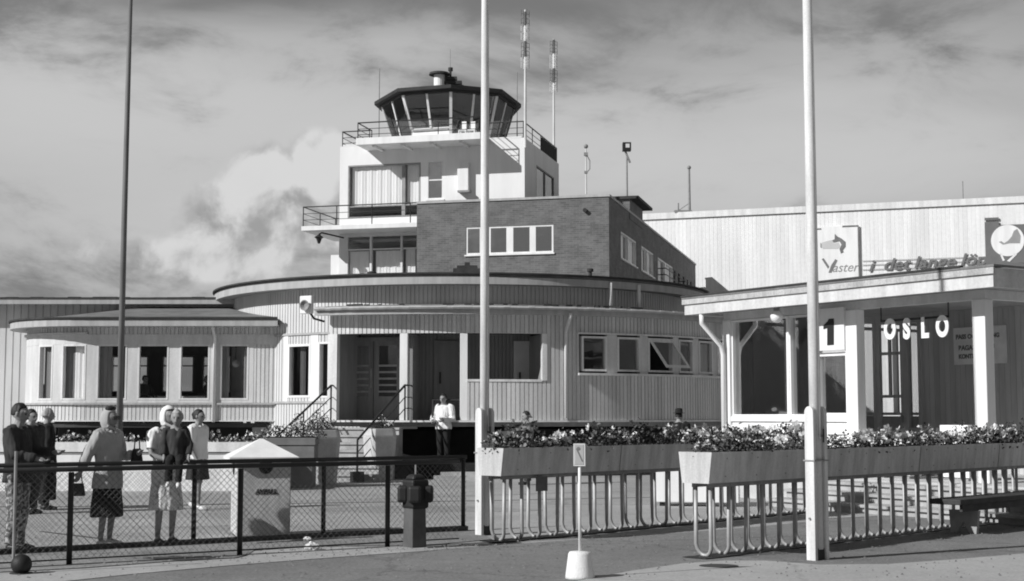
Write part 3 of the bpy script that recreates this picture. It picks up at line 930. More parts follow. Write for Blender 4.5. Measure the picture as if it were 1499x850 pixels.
# ---------------------------------------------------------------- entrance stairs
th = rs(541) / RW
sx_, sy_ = CX + math.cos(th) * (RW + 0.07), CY + math.sin(th) * (RW + 0.07)
SR = th - 1.5 * PI + R(0)
stairs = thing('entrance_stairs', 'flight of pale stone steps up to the porch doors with dark iron handrails', 'stairs', (sx_, sy_, 0), SR)
for k in range(7):
    zt = ZF - 0.18 * (k + 1) + 0.0
    mb = MB(); mb.box(-0.92, -0.31 * (k + 1), max(-0.02, zt - 0.05), 0.92, -0.31 * k + 0.03, zt)
    if zt - 0.05 > 0: mb.box(-0.9, -0.31 * (k + 1) + 0.04, -0.02, 0.9, -0.31 * k + 0.03, zt - 0.052)
    mb.build('step', stepm, stairs)
def handrail(x0, xb, parent):
    top = [(x0, 0.45, 0), (x0, -0.02, 0)]
    mb = MB()
    zt = ZF + 0.88
    e = (xb, -2.35, 0.98)
    mb.tube([(x0, 0.5, ZF), (x0, 0.5, zt), (x0, -0.05, zt), e, (xb, -2.35, 0.0)], 0.028, 6)
    mb.tube([(x0, -0.05, ZF), (x0, -0.05, zt)], 0.022, 6)
    for dz in (0.3, 0.58):
        mb.tube([(x0, 0.5, zt - dz), (x0, -0.05, zt - dz), (xb, -2.35, 0.98 - dz)], 0.013, 5)
    mx_ = ((x0 + xb) / 2, -1.2, (zt + 0.98) / 2)
    mb.tube([mx_, (mx_[0], mx_[1], 0.7)], 0.018, 6)
    mb.build('handrail', blackmetal, parent)
handrail(-0.98, -1.55, stairs)
handrail(0.98, 0.55, stairs)
mb = MB(); mb.cbox((0.55, -2.35, 0.12), (0.25, 0.3, 0.24)); mb.build('rail_foot', blackmetal, stairs)

# low loading step under the porch where the man stands
lo = at(640, 672, 36.0)
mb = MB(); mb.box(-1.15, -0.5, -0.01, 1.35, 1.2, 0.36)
dock = mb.build('loading_step', shade_black, None, loc=(lo.x, 36.0, 0)); tag(dock, 'dark low loading step under the porch beside the stairs', 'step')
mb = MB(); mb.box(-0.55, 0, 0, 0.6, 0.4, 0.10); mb.box(-0.4, 0.3, 0.10, 0.45, 0.55, 0.18)
o = mb.build('stone_slab', stepm, None, loc=(at(668, 690, 34.8).x, 34.8, 0)); tag(o, 'pale low stone slabs on the ground before the dark loading step', 'slab')
# black panel standing in for the shaded recess between stairs and post
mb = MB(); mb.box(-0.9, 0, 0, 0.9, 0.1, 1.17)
o = mb.build('recess_shade', shade_black, None, loc=(at(632, 640, 36.75).x, 37.0, 0)); tag(o, 'black cellar doors under the porch behind the man in white', 'door')

# ================================================================ BAY AND LEFT WING
BY = 40.0
BA = at(128, 540, BY); BB = at(396, 540, BY)
bay = thing('dining_bay', 'pale boarded dining bay with a rounded left end and a row of tall windows', 'building', (0, 0, 0))
rb = 2.35
arcb = ArcPath(BA.x, BY + rb, rb)
lineb = LinePath((BA.x, BY), (BB.x + 0.15, BY))
ZB0 = 1.42
zw0, zw1 = at(230, 585, BY).z, at(230, 504, BY).z
eb, ebb = at(300, 466, BY - 0.45).z, at(300, 477, BY - 0.45).z
def bx_(px): return at(px, 540, BY).x - BA.x
flat_w = [(142, 186), (202, 247), (263, 307), (322, 364)]
fw_s = [(bx_(a), bx_(b)) for a, b in flat_w]
mb = MB()
L_ = lineb.L
wall_with_holes(mb, lineb, 0, L_, ZB0, zw0 - 0.08, [])
wall_with_holes(mb, lineb, 0, L_, at(300, 489, BY).z, ebb + 0.06, [])
sid(mb, lineb, fw_s[-1][1] + 0.14, L_, zw0 - 0.08, at(300, 489, BY).z)
aq0, aq1 = R(172), R(270)
sid(mb, arcb, aq0 * rb, aq1 * rb, ZB0, zw0 - 0.08)
sid(mb, arcb, aq0 * rb, aq1 * rb, at(300, 489, BY).z, ebb + 0.06)
mb.build('wall', sidingm, bay)
mb = MB()
zh = at(300, 489, BY).z
pbox(mb, lineb, 0, L_, -0.07, 0.035, zw1, zh)
pbox(mb, arcb, aq0 * rb, aq1 * rb, -0.07, 0.035, zw1, zh)
pbox(mb, arcb, aq0 * rb, aq1 * rb, -0.02, 0.10, zh + 0.002, zh + 0.05)
for a, b in zip([(-0.02, 0.0)] + fw_s, fw_s + [(fw_s[-1][1] + 0.14, 0)]):
    pbox(mb, lineb, a[1], b[0], -0.07, 0.03, zw0 - 0.08, zw1 - 0.002)
# arc windows
def ba(px):
    mx, _ = pray(px, 545)
    cxx, cyy = BA.x, BY + rb
    A = 1 + mx * mx; B = -2 * (mx * cxx + cyy); Cq = cxx * cxx + cyy * cyy - rb * rb
    D = max(0, B * B - 4 * A * Cq); Y = (-B - math.sqrt(D)) / (2 * A)
    t_ = math.atan2(Y - cyy, mx * Y - cxx)
    return (t_ + 2 * PI if t_ < 0 else t_) * rb
aw = [(ba(58), ba(78)), (ba(91), ba(126))]
for a, b in fw_s: pbox(mb, lineb, a + .001, b - .001, -0.07, 0.027, zw0 - 0.08, zw0 - 0.002)
for a, b in aw: pbox(mb, arcb, a + .001, b - .001, -0.07, 0.027, zw0 - 0.08, zw0 - 0.002)
prevs = aq0 * rb
for a, b in aw:
    pbox(mb, arcb, prevs, a, -0.07, 0.03, zw0 - 0.08, zw1 - 0.002); prevs = b
pbox(mb, arcb, prevs, aq1 * rb, -0.07, 0.03, zw0 - 0.08, zw1 - 0.002)
mb.build('window_surround', M('bay_cream_paint', .62, .7, .14, 1.5, streak=True, spots=.06), bay)
mb = MB(); pbox(mb, lineb, 0, L_, 0.03, 0.09, zw0 - 0.135, zw0 - 0.085); pbox(mb, arcb, aq0 * rb, aq1 * rb, 0.03, 0.09, zw0 - 0.135, zw0 - 0.085)
mb.build('sill_board', fascia_g, bay)
mb = MB(); pbox(mb, lineb, 0, L_, -0.07, 0.05, ZB0 - 0.035, ZB0 - 0.002); pbox(mb, arcb, aq0 * rb, aq1 * rb, -0.07, 0.05, ZB0 - 0.035, ZB0 - 0.002)
mb.build('base_board', white2, bay)
for i, (a, b) in enumerate(fw_s):
    cur = [(a, a + 0.22, zw0, zw1, drape), (b - 0.16, b, zw0, zw1, drape)] if i in (0, 3) else None
    if i == 0: cur = [(a, a + 0.38, zw0, zw1, drape)]
    window(lineb, a, b, zw0, zw1, bay, white2, glass, 0.045, sill=False, cur=cur)
for i, (a, b) in enumerate(aw):
    cur = [(a, b, zw0, zw1, curtain if i == 1 else drape)] if i == 0 else [(a, a + 0.45 * (b - a), zw0, zw1, drape), (a + .45 * (b - a), b, zw0, zw1, curtain)]
    window(arcb, a, b, zw0, zw1, bay, white2, glass, 0.045, sill=False, cur=cur)
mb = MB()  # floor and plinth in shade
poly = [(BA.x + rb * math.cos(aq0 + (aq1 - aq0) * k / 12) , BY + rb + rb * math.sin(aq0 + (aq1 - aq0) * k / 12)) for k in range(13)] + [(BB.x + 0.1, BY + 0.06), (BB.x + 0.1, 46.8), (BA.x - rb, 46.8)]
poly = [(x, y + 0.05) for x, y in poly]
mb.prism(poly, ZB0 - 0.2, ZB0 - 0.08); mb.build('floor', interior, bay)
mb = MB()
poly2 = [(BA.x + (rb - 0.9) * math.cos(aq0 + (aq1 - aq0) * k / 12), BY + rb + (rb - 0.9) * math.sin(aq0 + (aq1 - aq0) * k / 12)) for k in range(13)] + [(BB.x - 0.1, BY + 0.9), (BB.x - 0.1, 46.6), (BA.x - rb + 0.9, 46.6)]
mb.prism(poly2, -0.02, ZB0 - 0.205); mb.build('foundation', shade_black, bay)
# bay roof: low pitched, hipped down at both ends
ro = 0.5
er = [(BA.x + (rb + ro) * math.cos(R(165) + (R(270) - R(165)) * k / 14), BY + rb + (rb + ro) * math.sin(R(165) + (R(270) - R(165)) * k / 14)) for k in range(15)]
er += [(BB.x + 0.25, BY - ro)]
ridge_z = eb + 0.62
def ridge_pt(x, y): return (min(max(x, BA.x + 0.9), BB.x - 1.3), BY + 3.4)
mb = MB()
n = len(er)
for i in range(n - 1):
    a, b = er[i], er[i + 1]
    ra, rb2 = ridge_pt(*a), ridge_pt(*b)
    mb.hexa([(a[0], a[1], eb - 0.04), (b[0], b[1], eb - 0.04), (rb2[0] + 1e-4, rb2[1], ridge_z - 0.05), (ra[0], ra[1], ridge_z - 0.05), (a[0], a[1], eb), (b[0], b[1], eb), (rb2[0] + 1e-4, rb2[1], ridge_z), (ra[0], ra[1], ridge_z)])
b = er[-1]; rr_ = ridge_pt(*b)
mb.hexa([(b[0], b[1], eb - .04), (b[0], BY + 3.4, eb - .04), (rr_[0] + .02, rr_[1], ridge_z - .05), (rr_[0], rr_[1], ridge_z - .05), (b[0], b[1], eb), (b[0], BY + 3.4, eb), (rr_[0] + .02, rr_[1], ridge_z), (rr_[0], rr_[1], ridge_z)])
mb.build('roof', roofm, bay)
mb = MB(); 
for i in range(n - 1):
    a, b = Vector(er[i]), Vector(er[i + 1])
    c0 = Vector((BA.x + 0.5, BY + rb))
    na = (a - Vector((max(a.x, BA.x), BY + rb))).normalized(); nb = (b - Vector((min(max(b.x, BA.x), b.x), BY + rb))).normalized()
    if i == n - 2: na = nb = Vector((0, -1))
    a2, b2 = a - na * 0.12, b - nb * 0.12
    mb.hexa([(a.x, a.y, ebb), (b.x, b.y, ebb), (b2.x, b2.y, ebb), (a2.x, a2.y, ebb), (a.x, a.y, eb - 0.042), (b.x, b.y, eb - 0.042), (b2.x, b2.y, eb - 0.042), (a2.x, a2.y, eb - 0.042)])
mb.build('fascia', fascia_g, bay)
mb = MB(); mb.prism([(x, y + 0.13) for x, y in er] + [(BB.x + 0.25, BY + 3.3), (BA.x - rb, BY + 3.3)], ebb + 0.005, ebb + 0.04)
mb.build('soffit', fascia_g, bay)
mb = MB()
for i in range(n - 1):
    mb.bar((er[i][0], er[i][1], eb + 0.02), (er[i + 1][0], er[i + 1][1], eb + 0.02), 0.1, 0.045)
mb.build('roof_edge', roofedge, bay)
P0 = at(316, 470, BY)
downpipe(bay, [(P0.x, BY - 0.4, ebb + 0.04), (P0.x, BY - 0.35, ebb - 0.1), (P0.x, BY - 0.09, ebb - 0.3), (P0.x, BY - 0.09, ZB0 - 0.05)])
mb = MB(); mb.prism([(BA.x - rb + 0.1, BY + rb), (BA.x, BY + 0.3), (BB.x + 0.1, BY + 0.2), (BB.x + .1, 46.8), (BA.x - rb + .1, 46.8)], zh + 0.08, zh + 0.12); mb.build('ceiling', int_light, bay)
# side wall towards the drum
mb = MB(); mb.box(BB.x + 0.02, BY + 0.02, ZB0, BB.x + 0.1, 46.8, zh + 0.08); mb.build('end_wall', interior, bay)

WY = 43.2
lw = thing('terminal_wing', 'long low pale boarded wing behind the dining bay with a straight dark roof edge', 'building', (0, 0, 0))
wz = at(10, 444, WY).z
wl = LinePath((-28.0, WY), (BA.x - rb + 0.5, WY))
mb = MB(); sid(mb, wl, 0, wl.L, 0.0, wz, pitch=0.22, gap=0.04, depth=0.03)
wl2 = LinePath((BA.x - rb + 0.5, WY), (-7.0, WY))
sid(mb, wl2, 0, wl2.L, ebb + 0.2, wz, pitch=0.22, gap=0.04, depth=0.03)
mb.build('wall', M('pale_wide_boards', 0.66, 0.7, 0.10, 1.1, streak=True, bump=0.2), lw)
# back wall with bright openings
bw_ = LinePath((-28, 47.0), (-7.0, 47.0))
wins = []
mb = MB()
for px0, px1 in ((62, 78), (92, 112), (164, 180), (203, 217), (238, 248), (264, 284), (297, 309), (330, 338), (118, 130)):
    a = at(px0, 540, 47.0).x + 28; b = at(px1, 540, 47.0).x + 28
    wins.append((a, b, at(200, 574, 47).z, at(200, 521, 47).z))
wins.sort()
wall_with_holes(mb, bw_, 0, bw_.L, 0, wz, wins, pitch=0.3)
mb.build('back_wall', interior, lw)
for wv in wins:
    window(bw_, *wv, lw, white, glass, 0.04, bars=(wv[3] - 0.32,), sill=False)
mb = MB(); mb.sweepx([(WY - 0.5, wz - 0.02), (47.6, wz - 0.02), (47.6, wz + 0.1), (45, wz + 0.32), (WY - 0.5, wz + 0.1)], -28.5, -6.2)
mb.build('roof', roofm, lw)
mb = MB(); mb.box(-28.5, WY - 0.58, wz - 0.06, -6.2, WY - 0.503, wz + 0.11); mb.build('fascia', fascia_g, lw)
mb = MB()
for k in range(60):
    x = -28.4 + k * 0.37
    mb.box(x, WY - 0.62, wz + 0.112, x + 0.36, WY - 0.45, wz + 0.135 + 0.02 * rnd.random())
mb.build('roof_edge', roofedge, lw)

# ---------------------------------------------------------------- tower and brick block
BAang = R(-14.5)
bf = Frame(3.2, 47.0, BAang)
brk = thing('brick_block', 'flat-roofed brown brick block with a lit front and a long dark side', 'building', (bf.o[0], bf.o[1], 0), BAang)
xl = bf.on_y(610, 350)[0]
zr = bf.on_y(892, 284)[1]
yend = bf.on_x(1018, 380)[0]
fwx0, fz0 = bf.on_y(683, 373); fwx1, fz1 = bf.on_y(810, 328)
fwx0 = bf.on_y(682, 350)[0]
frontp = LinePath((xl, 0), (0, 0))
sidep = LinePath((0, 0), (0, yend))
def solid_wall(mb, path, s0, s1, z0, z1, holes, t=0.3):
    cuts = sorted(set([s0, s1] + [h[0] for h in holes] + [h[1] for h in holes]))
    for a, b in zip(cuts[:-1], cuts[1:]):
        m_ = (a + b) / 2; z = z0
        for ha, hb in sorted([(h[2], h[3]) for h in holes if h[0] < m_ < h[1]]):
            if ha > z: pbox(mb, path, a, b, -t, 0, z, ha)
            z = hb
        if z < z1: pbox(mb, path, a, b, -t, 0, z, z1)
fh = (fwx0 - xl, fwx1 - xl, fz0, fz1)
mb = MB(); solid_wall(mb, frontp, 0, frontp.L, 0, zr - 0.08, [fh])
sh = []
for p0, p1, yb, yt in ((909, 932, 388, 346), (939, 957, 401, 366), (963, 985, 415, 380)):
    a = bf.on_x(p0, 370)[0]; b = bf.on_x(p1, 370)[0]
    sh.append((a, b, fz0, fz1))
for p0, p1 in ((985, 988.5), (992, 995), (999, 1001.5), (1005, 1007), (1010, 1012)):
    sh.append((bf.on_x(p0, 390)[0], bf.on_x(p1, 390)[0], fz0, fz1 - 0.1))
shift = 0.302
solid_wall(mb, sidep, shift, yend, 0, zr - 0.08, sh)
mb.build('wall', brick, brk)
mb = MB(); pbox(mb, frontp, 0, frontp.L + 0.04, -0.34, 0.04, zr - 0.078, zr); pbox(mb, sidep, 0.342, yend, -0.34, 0.04, zr - 0.078, zr)
mb.build('coping', fascia_g, brk)
mb = MB(); mb.box(xl, 0.345, zr - 0.6, -0.345, yend, zr - 0.45); mb.build('roof', roofm, brk)
def fsx(px): return bf.on_y(px, 350)[0] - xl
window(frontp, fh[0], fh[1], fz0, fz1, brk, white, glass_sky, 0.06, mull=[(fsx(702), fsx(718)), (fsx(741), fsx(751)), (fsx(775), fsx(784))], proud=-0.02, depth=-0.14, sill=True,
       cur=[(fsx(690), fsx(700), fz0, fz1, curtain), (fsx(718), fsx(722), fz0, fz1, curtain)])
for i, h in enumerate(sh):
    m_ = []
    if i < 3:
        w3 = (h[1] - h[0])
        m_ = [(h[0] + w3 * 0.47, h[0] + w3 * 0.53)]
        window(sidep, *h, brk, white, glass, 0.06, mull=m_, proud=-0.02, depth=-0.12, cur=[(h[0] + .08, h[0] + w3 * .4, h[2], h[3], curtain), (h[0] + w3 * .56, h[1] - .1, h[2], h[3], curtain)])
    else:
        window(sidep, *h, brk, greymetal, glass_r, 0.05, proud=-0.06, depth=-0.12, sill=False)
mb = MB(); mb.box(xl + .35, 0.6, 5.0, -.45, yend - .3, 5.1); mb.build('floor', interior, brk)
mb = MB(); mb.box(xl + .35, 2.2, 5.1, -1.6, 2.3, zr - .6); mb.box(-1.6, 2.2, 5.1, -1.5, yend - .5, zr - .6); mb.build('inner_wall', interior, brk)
xx, zz = bf.on_y(857, 308); mb = MB(); mb.tube([(xx, 0.05, zz), (xx, -0.12, zz)], 0.07, 10); mb.build('pipe_end', blackmetal, brk)
# roof hatch
hb = bf.on_x(935, 305, 0.0)
mb = MB(); y0_ = bf.on_x(921, 300)[0]; y1_ = bf.on_x(940, 315)[0]
hat = thing('roof_hatch', 'dark brick roof housing standing on the far edge of the brick block', 'roof housing', (bf.o[0], bf.o[1], 0), BAang)
mb.box(-1.4, y0_, zr - .3, 0.02, y1_, zr + 0.42); mb.build('housing', brick, hat)
mb = MB(); mb.box(-1.5, y0_ - .1, zr + .42, 0.35, y1_ + .3, zr + 0.52); mb.build('lid', roofedge, hat)
# balcony rail at third side window
mb = MB(); a, b = sh[2][0], sh[2][1] + 1.4
for z_ in (fz0 + 0.45, fz0 + 0.2): mb.tube([(0.02, a - .2, z_), (0.35, a - .2, z_), (0.35, b, z_), (0.02, b, z_)], 0.02, 5)
mb.build('window_guard', blackmetal, brk)

# tower
tB = 1.3
x0t = bf.on_y(497, 300, tB)[0]; x1t = bf.on_y(768, 250, tB)[0]
O = Vector((bf.o[0] + bf.u[0] * x1t + bf.n[0] * tB, bf.o[1] + bf.u[1] * x1t + bf.n[1] * tB))
tf = Frame(O.x, O.y, BAang)
tw = thing('control_tower', 'white rendered airport control tower with a glazed octagonal cab and dark flat roof', 'control tower', (O.x, O.y, 0), BAang)
WT = x1t - x0t
DT = tf.on_x(818, 260)[0]
ztop = tf.on_y(768, 201)[1]
fp = LinePath((-WT, 0), (0, 0)); sp_ = LinePath((0, 0), (0, DT)); lp_ = LinePath((-WT, DT), (-WT, 0))
def T(px, py, c=0.0):
    x, z = tf.on_y(px, py, c); return x + WT, z
a0_, zb_ = T(509, 318); a1_, zt_ = T(616, 240)
zb_ = T(560, 318)[1]; zt_ = T(560, 240)[1]
c0_, cz0 = T(625, 292); c1_, cz1 = T(649, 234)
l0_ = T(507, 370)[0]; l1_ = WT - 0.4
lz1 = T(540, 344)[1]; lz0 = T(540, 408)[1]
mb = MB()
holes = [(a0_, a1_, zb_, zt_), (c0_, c1_, cz0, cz1), (l0_, T(640, 370)[0], lz0, lz1)]
solid_wall(mb, fp, 0, WT, 0, ztop, holes, 0.25)
s0h = tf.on_x(785, 260)[0]; s1h = tf.on_x(811, 260)[0]
szt = tf.on_x(785, 241)[1]; szb = szt - 1.9
solid_wall(mb, sp_, 0.252, DT, 0, ztop, [(s0h, s1h, szb, szt)], 0.25)
solid_wall(mb, lp_, 0, DT - 0.252, 0, ztop, [], 0.25)
mb.box(-WT + 0.252, DT - 0.25, 0, -0.252, DT, ztop)
mb.build('wall', plaster, tw)
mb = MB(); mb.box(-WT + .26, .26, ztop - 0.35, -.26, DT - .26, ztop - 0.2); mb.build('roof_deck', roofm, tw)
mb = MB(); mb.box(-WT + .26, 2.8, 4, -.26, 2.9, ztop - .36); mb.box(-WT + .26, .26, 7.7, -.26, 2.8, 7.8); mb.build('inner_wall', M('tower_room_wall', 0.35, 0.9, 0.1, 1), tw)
window(fp, a0_, a1_, zb_, zt_, tw, greymetal, glass, 0.05, mull=[(T(588, 280)[0], T(593, 280)[0])], bars=(zb_ + 0.42,), proud=0.0, depth=-0.14, sill=False,
       cur=[(a0_ + .1, T(586, 280)[0], zb_ + .45, zt_, curtain), (T(594, 280)[0], a1_ - .1, zb_ + .45, zt_, curtain)])
window(fp, c0_, c1_, cz0, cz1, tw, white, glass_sky, 0.05, bars=((cz0 + cz1) / 2,), proud=0.0, depth=-0.12, cur=[(c0_, c1_, cz0, (cz0 + cz1) / 2, drape)])
window(fp, l0_, T(640, 370)[0], lz0, lz1, tw, white, glass, 0.05, mull=[(T(541, 370)[0], T(544, 370)[0]), (T(586, 370)[0], T(589, 370)[0])], bars=(T(560, 364)[1],), proud=0.0, depth=-0.14, sill=False,
       cur=[(T(510, 370)[0], T(538, 370)[0], lz0, lz1 - .55, curtain), (T(548, 370)[0], T(584, 370)[0], lz0, lz1 - .55, curtain), (T(592, 370)[0], T(606, 370)[0], lz0, lz1 - .5, curtain)])
window(sp_, s0h, s1h, szb, szt, tw, greymetal, glass_sky, 0.05, proud=0.0, depth=-0.12, sill=False, mull=[((s0h + s1h) / 2 - .03, (s0h + s1h) / 2 + .03)])
# box on the wall
bx0, bz0 = T(672, 280); bx1, bz1 = T(688, 238)
mb = MB(); mb.box(bx0 - WT, -0.22, bz0, bx1 - WT, -0.002, bz1); wb = mb.build('wall_cabinet', white, tw, bevel=0.01)
mb = MB(); mb.box(bx0 - WT + .02, -0.27, bz0 - 0.07, bx1 - WT + .05, -0.002, bz0 - 0.004); mb.build('cabinet_foot', greymetal, tw)
# white fin low on the left
mb = MB(); mb.box(-WT - 0.55, 0.6, 3.5, -WT - 0.003, 0.75, tf.on_y(488, 373, .6)[1]); mb.build('side_screen', white, tw)
# balcony
bal_l = tf.on_y(441, 335, -1.2)[0]; bz_t = tf.on_y(470, 330, -1.2)[1]; bz_b = bz_t - 0.16
mb = MB(); mb.box(bal_l, -1.2, bz_b, bf.on_y(610, 330)[0] - x1t - 0.003, -0.002, bz_t); mb.box(bal_l, 0.0, bz_b, -WT - 0.003, 2.0, bz_t)
mb.build('balcony_slab', white, tw, bevel=0.01)
mb = MB(); rz_ = tf.on_y(441, 303, -1.15)[1]
xr_ = bf.on_y(609, 330)[0] - x1t
for zz_ in (rz_, rz_ - 0.24, rz_ - 0.46):
    mb.tube([(-WT - .02, 1.9, zz_), (bal_l + .05, 1.9, zz_), (bal_l + .05, -1.15, zz_), (xr_, -1.15, zz_)], 0.022 if zz_ == rz_ else 0.011, 6)
mb.tube([(xr_, -1.15, rz_), (x1t * 0 - 1.7, -1.15, rz_ + 0.02)], 0.02, 6)
for x_ in (bal_l + .05, bal_l + 1.3, bal_l + 2.6, bal_l + 4.0, -2.9, -1.7):
    mb.tube([(x_, -1.15, bz_t if x_ < xr_ else zr - .02), (x_, -1.15, rz_)], 0.018, 6)
for y_ in (0.4, 1.9): mb.tube([(bal_l + .05, y_, bz_t), (bal_l + .05, y_, rz_)], 0.018, 6)
mb.build('balcony_rail', blackmetal, tw)
# lantern under balcony
P = at(467, 348, 49.9)
lan = thing('bracket_lamp', 'dark bracket lamp hanging under the left end of the tower balcony', 'lamp', P, BAang)
mb = MB(); mb.tube([(0, 0, 0.12), (0.1, 0, 0.18), (0.85, 0.2, 0.0)], 0.03, 6); mb.build('arm', blackmetal, lan)
mb = MB(); mb.lathe([(0.03, 0.12), (0.17, 0.02), (0.1, -0.03), (0.04, -0.2)], 12); mb.build('lamp_shade', blackmetal, lan)
# gallery slab projecting over the front
gl_ = tf.on_y(521, 208, -1.15)[0]; gr_ = tf.on_y(703, 200, -1.15)[0]
gz1 = tf.on_y(680, 194, -1.15)[1]; gz0 = gz1 - 0.24
mb = MB(); mb.box(gl_, -1.15, gz0, gr_, -0.003, gz1); mb.box(-WT + .1, 0.0, ztop + .003, -.1, DT - .1, ztop + .05)
mb.build('gallery_slab', white, tw, bevel=0.01)
mb = MB()
for k in range(5):
    x_ = gl_ + 0.6 + k * 1.05
    if x_ < gr_: mb.box(x_ - .06, -1.0, gz0 - 0.07, x_ + .06, -.003, gz0 - .003)
mb.build('gallery_bracket', white, tw)
mb = MB(); grz = tf.on_y(521, 180, -1.1)[1]
lrz = tf.on_y(501, 193, 0.1)[1]
def rail(mb, pts, z, zb, step=1.3, mids=(0.22, 0.42)):
    mb.tube([(x, y, z) for x, y in pts], 0.024, 6)
    for m_ in mids: mb.tube([(x, y, z - m_) for x, y in pts], 0.012, 5)
    for (a, b) in zip(pts[:-1], pts[1:]):
        L = math.hypot(b[0] - a[0], b[1] - a[1]); n_ = max(1, int(L / step))
        for k in range(n_ + 1):
            x = a[0] + (b[0] - a[0]) * k / n_; y = a[1] + (b[1] - a[1]) * k / n_
            mb.tube([(x, y, zb), (x, y, z)], 0.018, 5)
rail(mb, [(gl_ + .05, 0.3), (gl_ + .05, -1.1), (gr_ - .05, -1.1)], grz, gz1 - .02)
rail(mb, [(-WT + .06, 2.2), (-WT + .06, 0.08), (gl_ + .05, 0.08)], lrz, ztop)
rail(mb, [(gr_ - .05, -1.1), (gr_ - .05, 0.06), (-.06, .06), (-.06, DT - .1)], grz, ztop)
mb.build('gallery_rail', blackmetal, tw)
mb = MB()
for k in range(9):
    y_ = DT - 2.6 + k * 0.27
    mb.box(-.1, y_, ztop + .02, -.04, y_ + .22, grz - .05)
mb.build('slatted_screen', cloth_dark, tw)
# small platform behind the tower's right side
mb = MB(); mb.box(-.4, DT + .002, szb + .3, .35, DT + 1.1, szb + .42)
rail(mb, [(.3, DT + .05), (.3, DT + 1.05), (-.3, DT + 1.05)], szb + 1.3, szb + .4)
mb.build('rear_platform', greymetal, tw)
# cab
def W2T(x, y):
    dx, dy = x - O.x, y - O.y
    return (dx * tf.u[0] + dy * tf.u[1], dx * tf.n[0] + dy * tf.n[1])
eave_px = [(660, 122, 49.0), (735, 130, 49.9), (763, 153, 52.3)]
def rz_at(px, py, Y): return at(px, py, Y)
ZR = at(660, 123, 49.0).z
def cabpt(px, py, Y): 
    p = at(px, py, Y); return W2T(p.x, p.y)
roofp = [cabpt(548, 150, 51.8), cabpt(582, 130, 49.6), cabpt(660, 123, 49.0), cabpt(735, 130, 49.75), cabpt(763, 153, 52.2), cabpt(748, 160, 54.2), cabpt(668, 165, 55.4), cabpt(572, 163, 54.3)]
cc_ = (sum(p[0] for p in roofp) / 8, sum(p[1] for p in roofp) / 8)
def sc(poly, k): return [(cc_[0] + (x - cc_[0]) * k, cc_[1] + (y - cc_[1]) * k) for x, y in poly]
glt = sc(roofp, 0.90); glb = sc(roofp, 0.74)
ZGT = ZR - 0.22; ZGB = at(640, 184, 49.7).z
mb = MB(); mb.prism(sc(roofp, 1.0), ZR - 0.12, ZR); mb.prism(sc(roofp, 0.97), ZR + .002, ZR + 0.14, sc(roofp, 0.5))
mb.build('cab_roof', M('cab_roof_dark', 0.035, 0.7, 0.2, 3), tw)
mb = MB(); mb.prism(sc(roofp, 0.93), ZR - 0.2, ZR - 0.122); mb.build('cab_ceiling', M('cab_ceiling', 0.05, 0.8, 0.2, 3), tw)
# base wall on all sides but front-right, which is glazed to the floor
base_z0 = ztop + 0.052
for i in range(8):
    j = (i + 1) % 8
    zb0 = ZGB if i == 1 else base_z0 + (0.06 if i == 2 else .16)
    kb = 0.74 if i != 2 else 0.74
    def ip(P, Q, t): return (P[0] + (Q[0] - P[0]) * t, P[1] + (Q[1] - P[1]) * t)
    A, B, A2, B2 = glb[i], glb[j], glt[i], glt[j]
    if i != 2:
        mb = MB(); ic = sc([A, B], 0.96)
        mb.hexa([(A[0], A[1], base_z0), (B[0], B[1], base_z0), (ic[1][0], ic[1][1], base_z0), (ic[0][0], ic[0][1], base_z0), (A[0], A[1], zb0 - .002), (B[0], B[1], zb0 - .002), (ic[1][0], ic[1][1], zb0 - .002), (ic[0][0], ic[0][1], zb0 - .002)])
        mb.build('cab_base', white, tw)
    g_ = MB(); e = 0.012
    cA, cB, cA2, cB2 = sc([A, B, A2, B2], 0.995)
    g_.hexa([(A[0], A[1], zb0), (B[0], B[1], zb0), (cB[0], cB[1], zb0), (cA[0], cA[1], zb0), (A2[0], A2[1], ZGT), (B2[0], B2[1], ZGT), (cB2[0], cB2[1], ZGT), (cA2[0], cA2[1], ZGT)])
    g_.build('cab_window', glass_dark, tw)
    for t in (0.0, 0.5):
        p = ip(A, B, t); q = ip(A2, B2, t)
        mb = MB(); mb.bar((p[0], p[1], zb0), (q[0], q[1], ZGT + 0.02), 0.10 if t == 0 else 0.075, 0.06)
        mb.build('mullion', white2 if i in (0, 1, 2, 3) else greymetal, tw)
mb = MB(); mb.prism(sc(roofp, 0.6), base_z0 + 0.001, base_z0 + .03); mb.build('cab_floor', interior, tw)
mb = MB(); mb.prism(sc(roofp, 0.22), base_z0 + 0.03, ZGT); mb.build('cab_core', interior, tw)
mb = MB()
ds = sc([glb[1], glb[2], glb[3]], 0.9)
for a, b in zip(ds[:-1], ds[1:]): mb.bar((a[0], a[1], ZGB - .08), (b[0], b[1], ZGB - .08), 0.5, 0.08)
mb.build('cab_desk', greymetal, tw)
for k, (px, py) in enumerate(((678, 178), (691, 176))):
    P = at(px, py, 49.4); q = W2T(P.x, P.y)
    ch = thing('white_chair', ('white chair on the tower gallery by the cab, left of two', 'white chair on the tower gallery by the cab, right of two')[k], 'chair', (P.x, P.y, gz1 if q[1] < 0 else ztop + .05), BAang)
    mb = MB(); mb.box(-.14, -.14, .26, .14, .14, .30); mb.build('seat', white, ch)
    mb = MB(); mb.box(-.08, .12, .3, .08, .15, .62); mb.build('backrest', white, ch)
    for sx in (-.12, .12):
        for sy in (-.12, .12):
            mb = MB(); mb.box(sx - .015, sy - .015, 0, sx + .015, sy + .015, .258); mb.build('leg', white, ch)
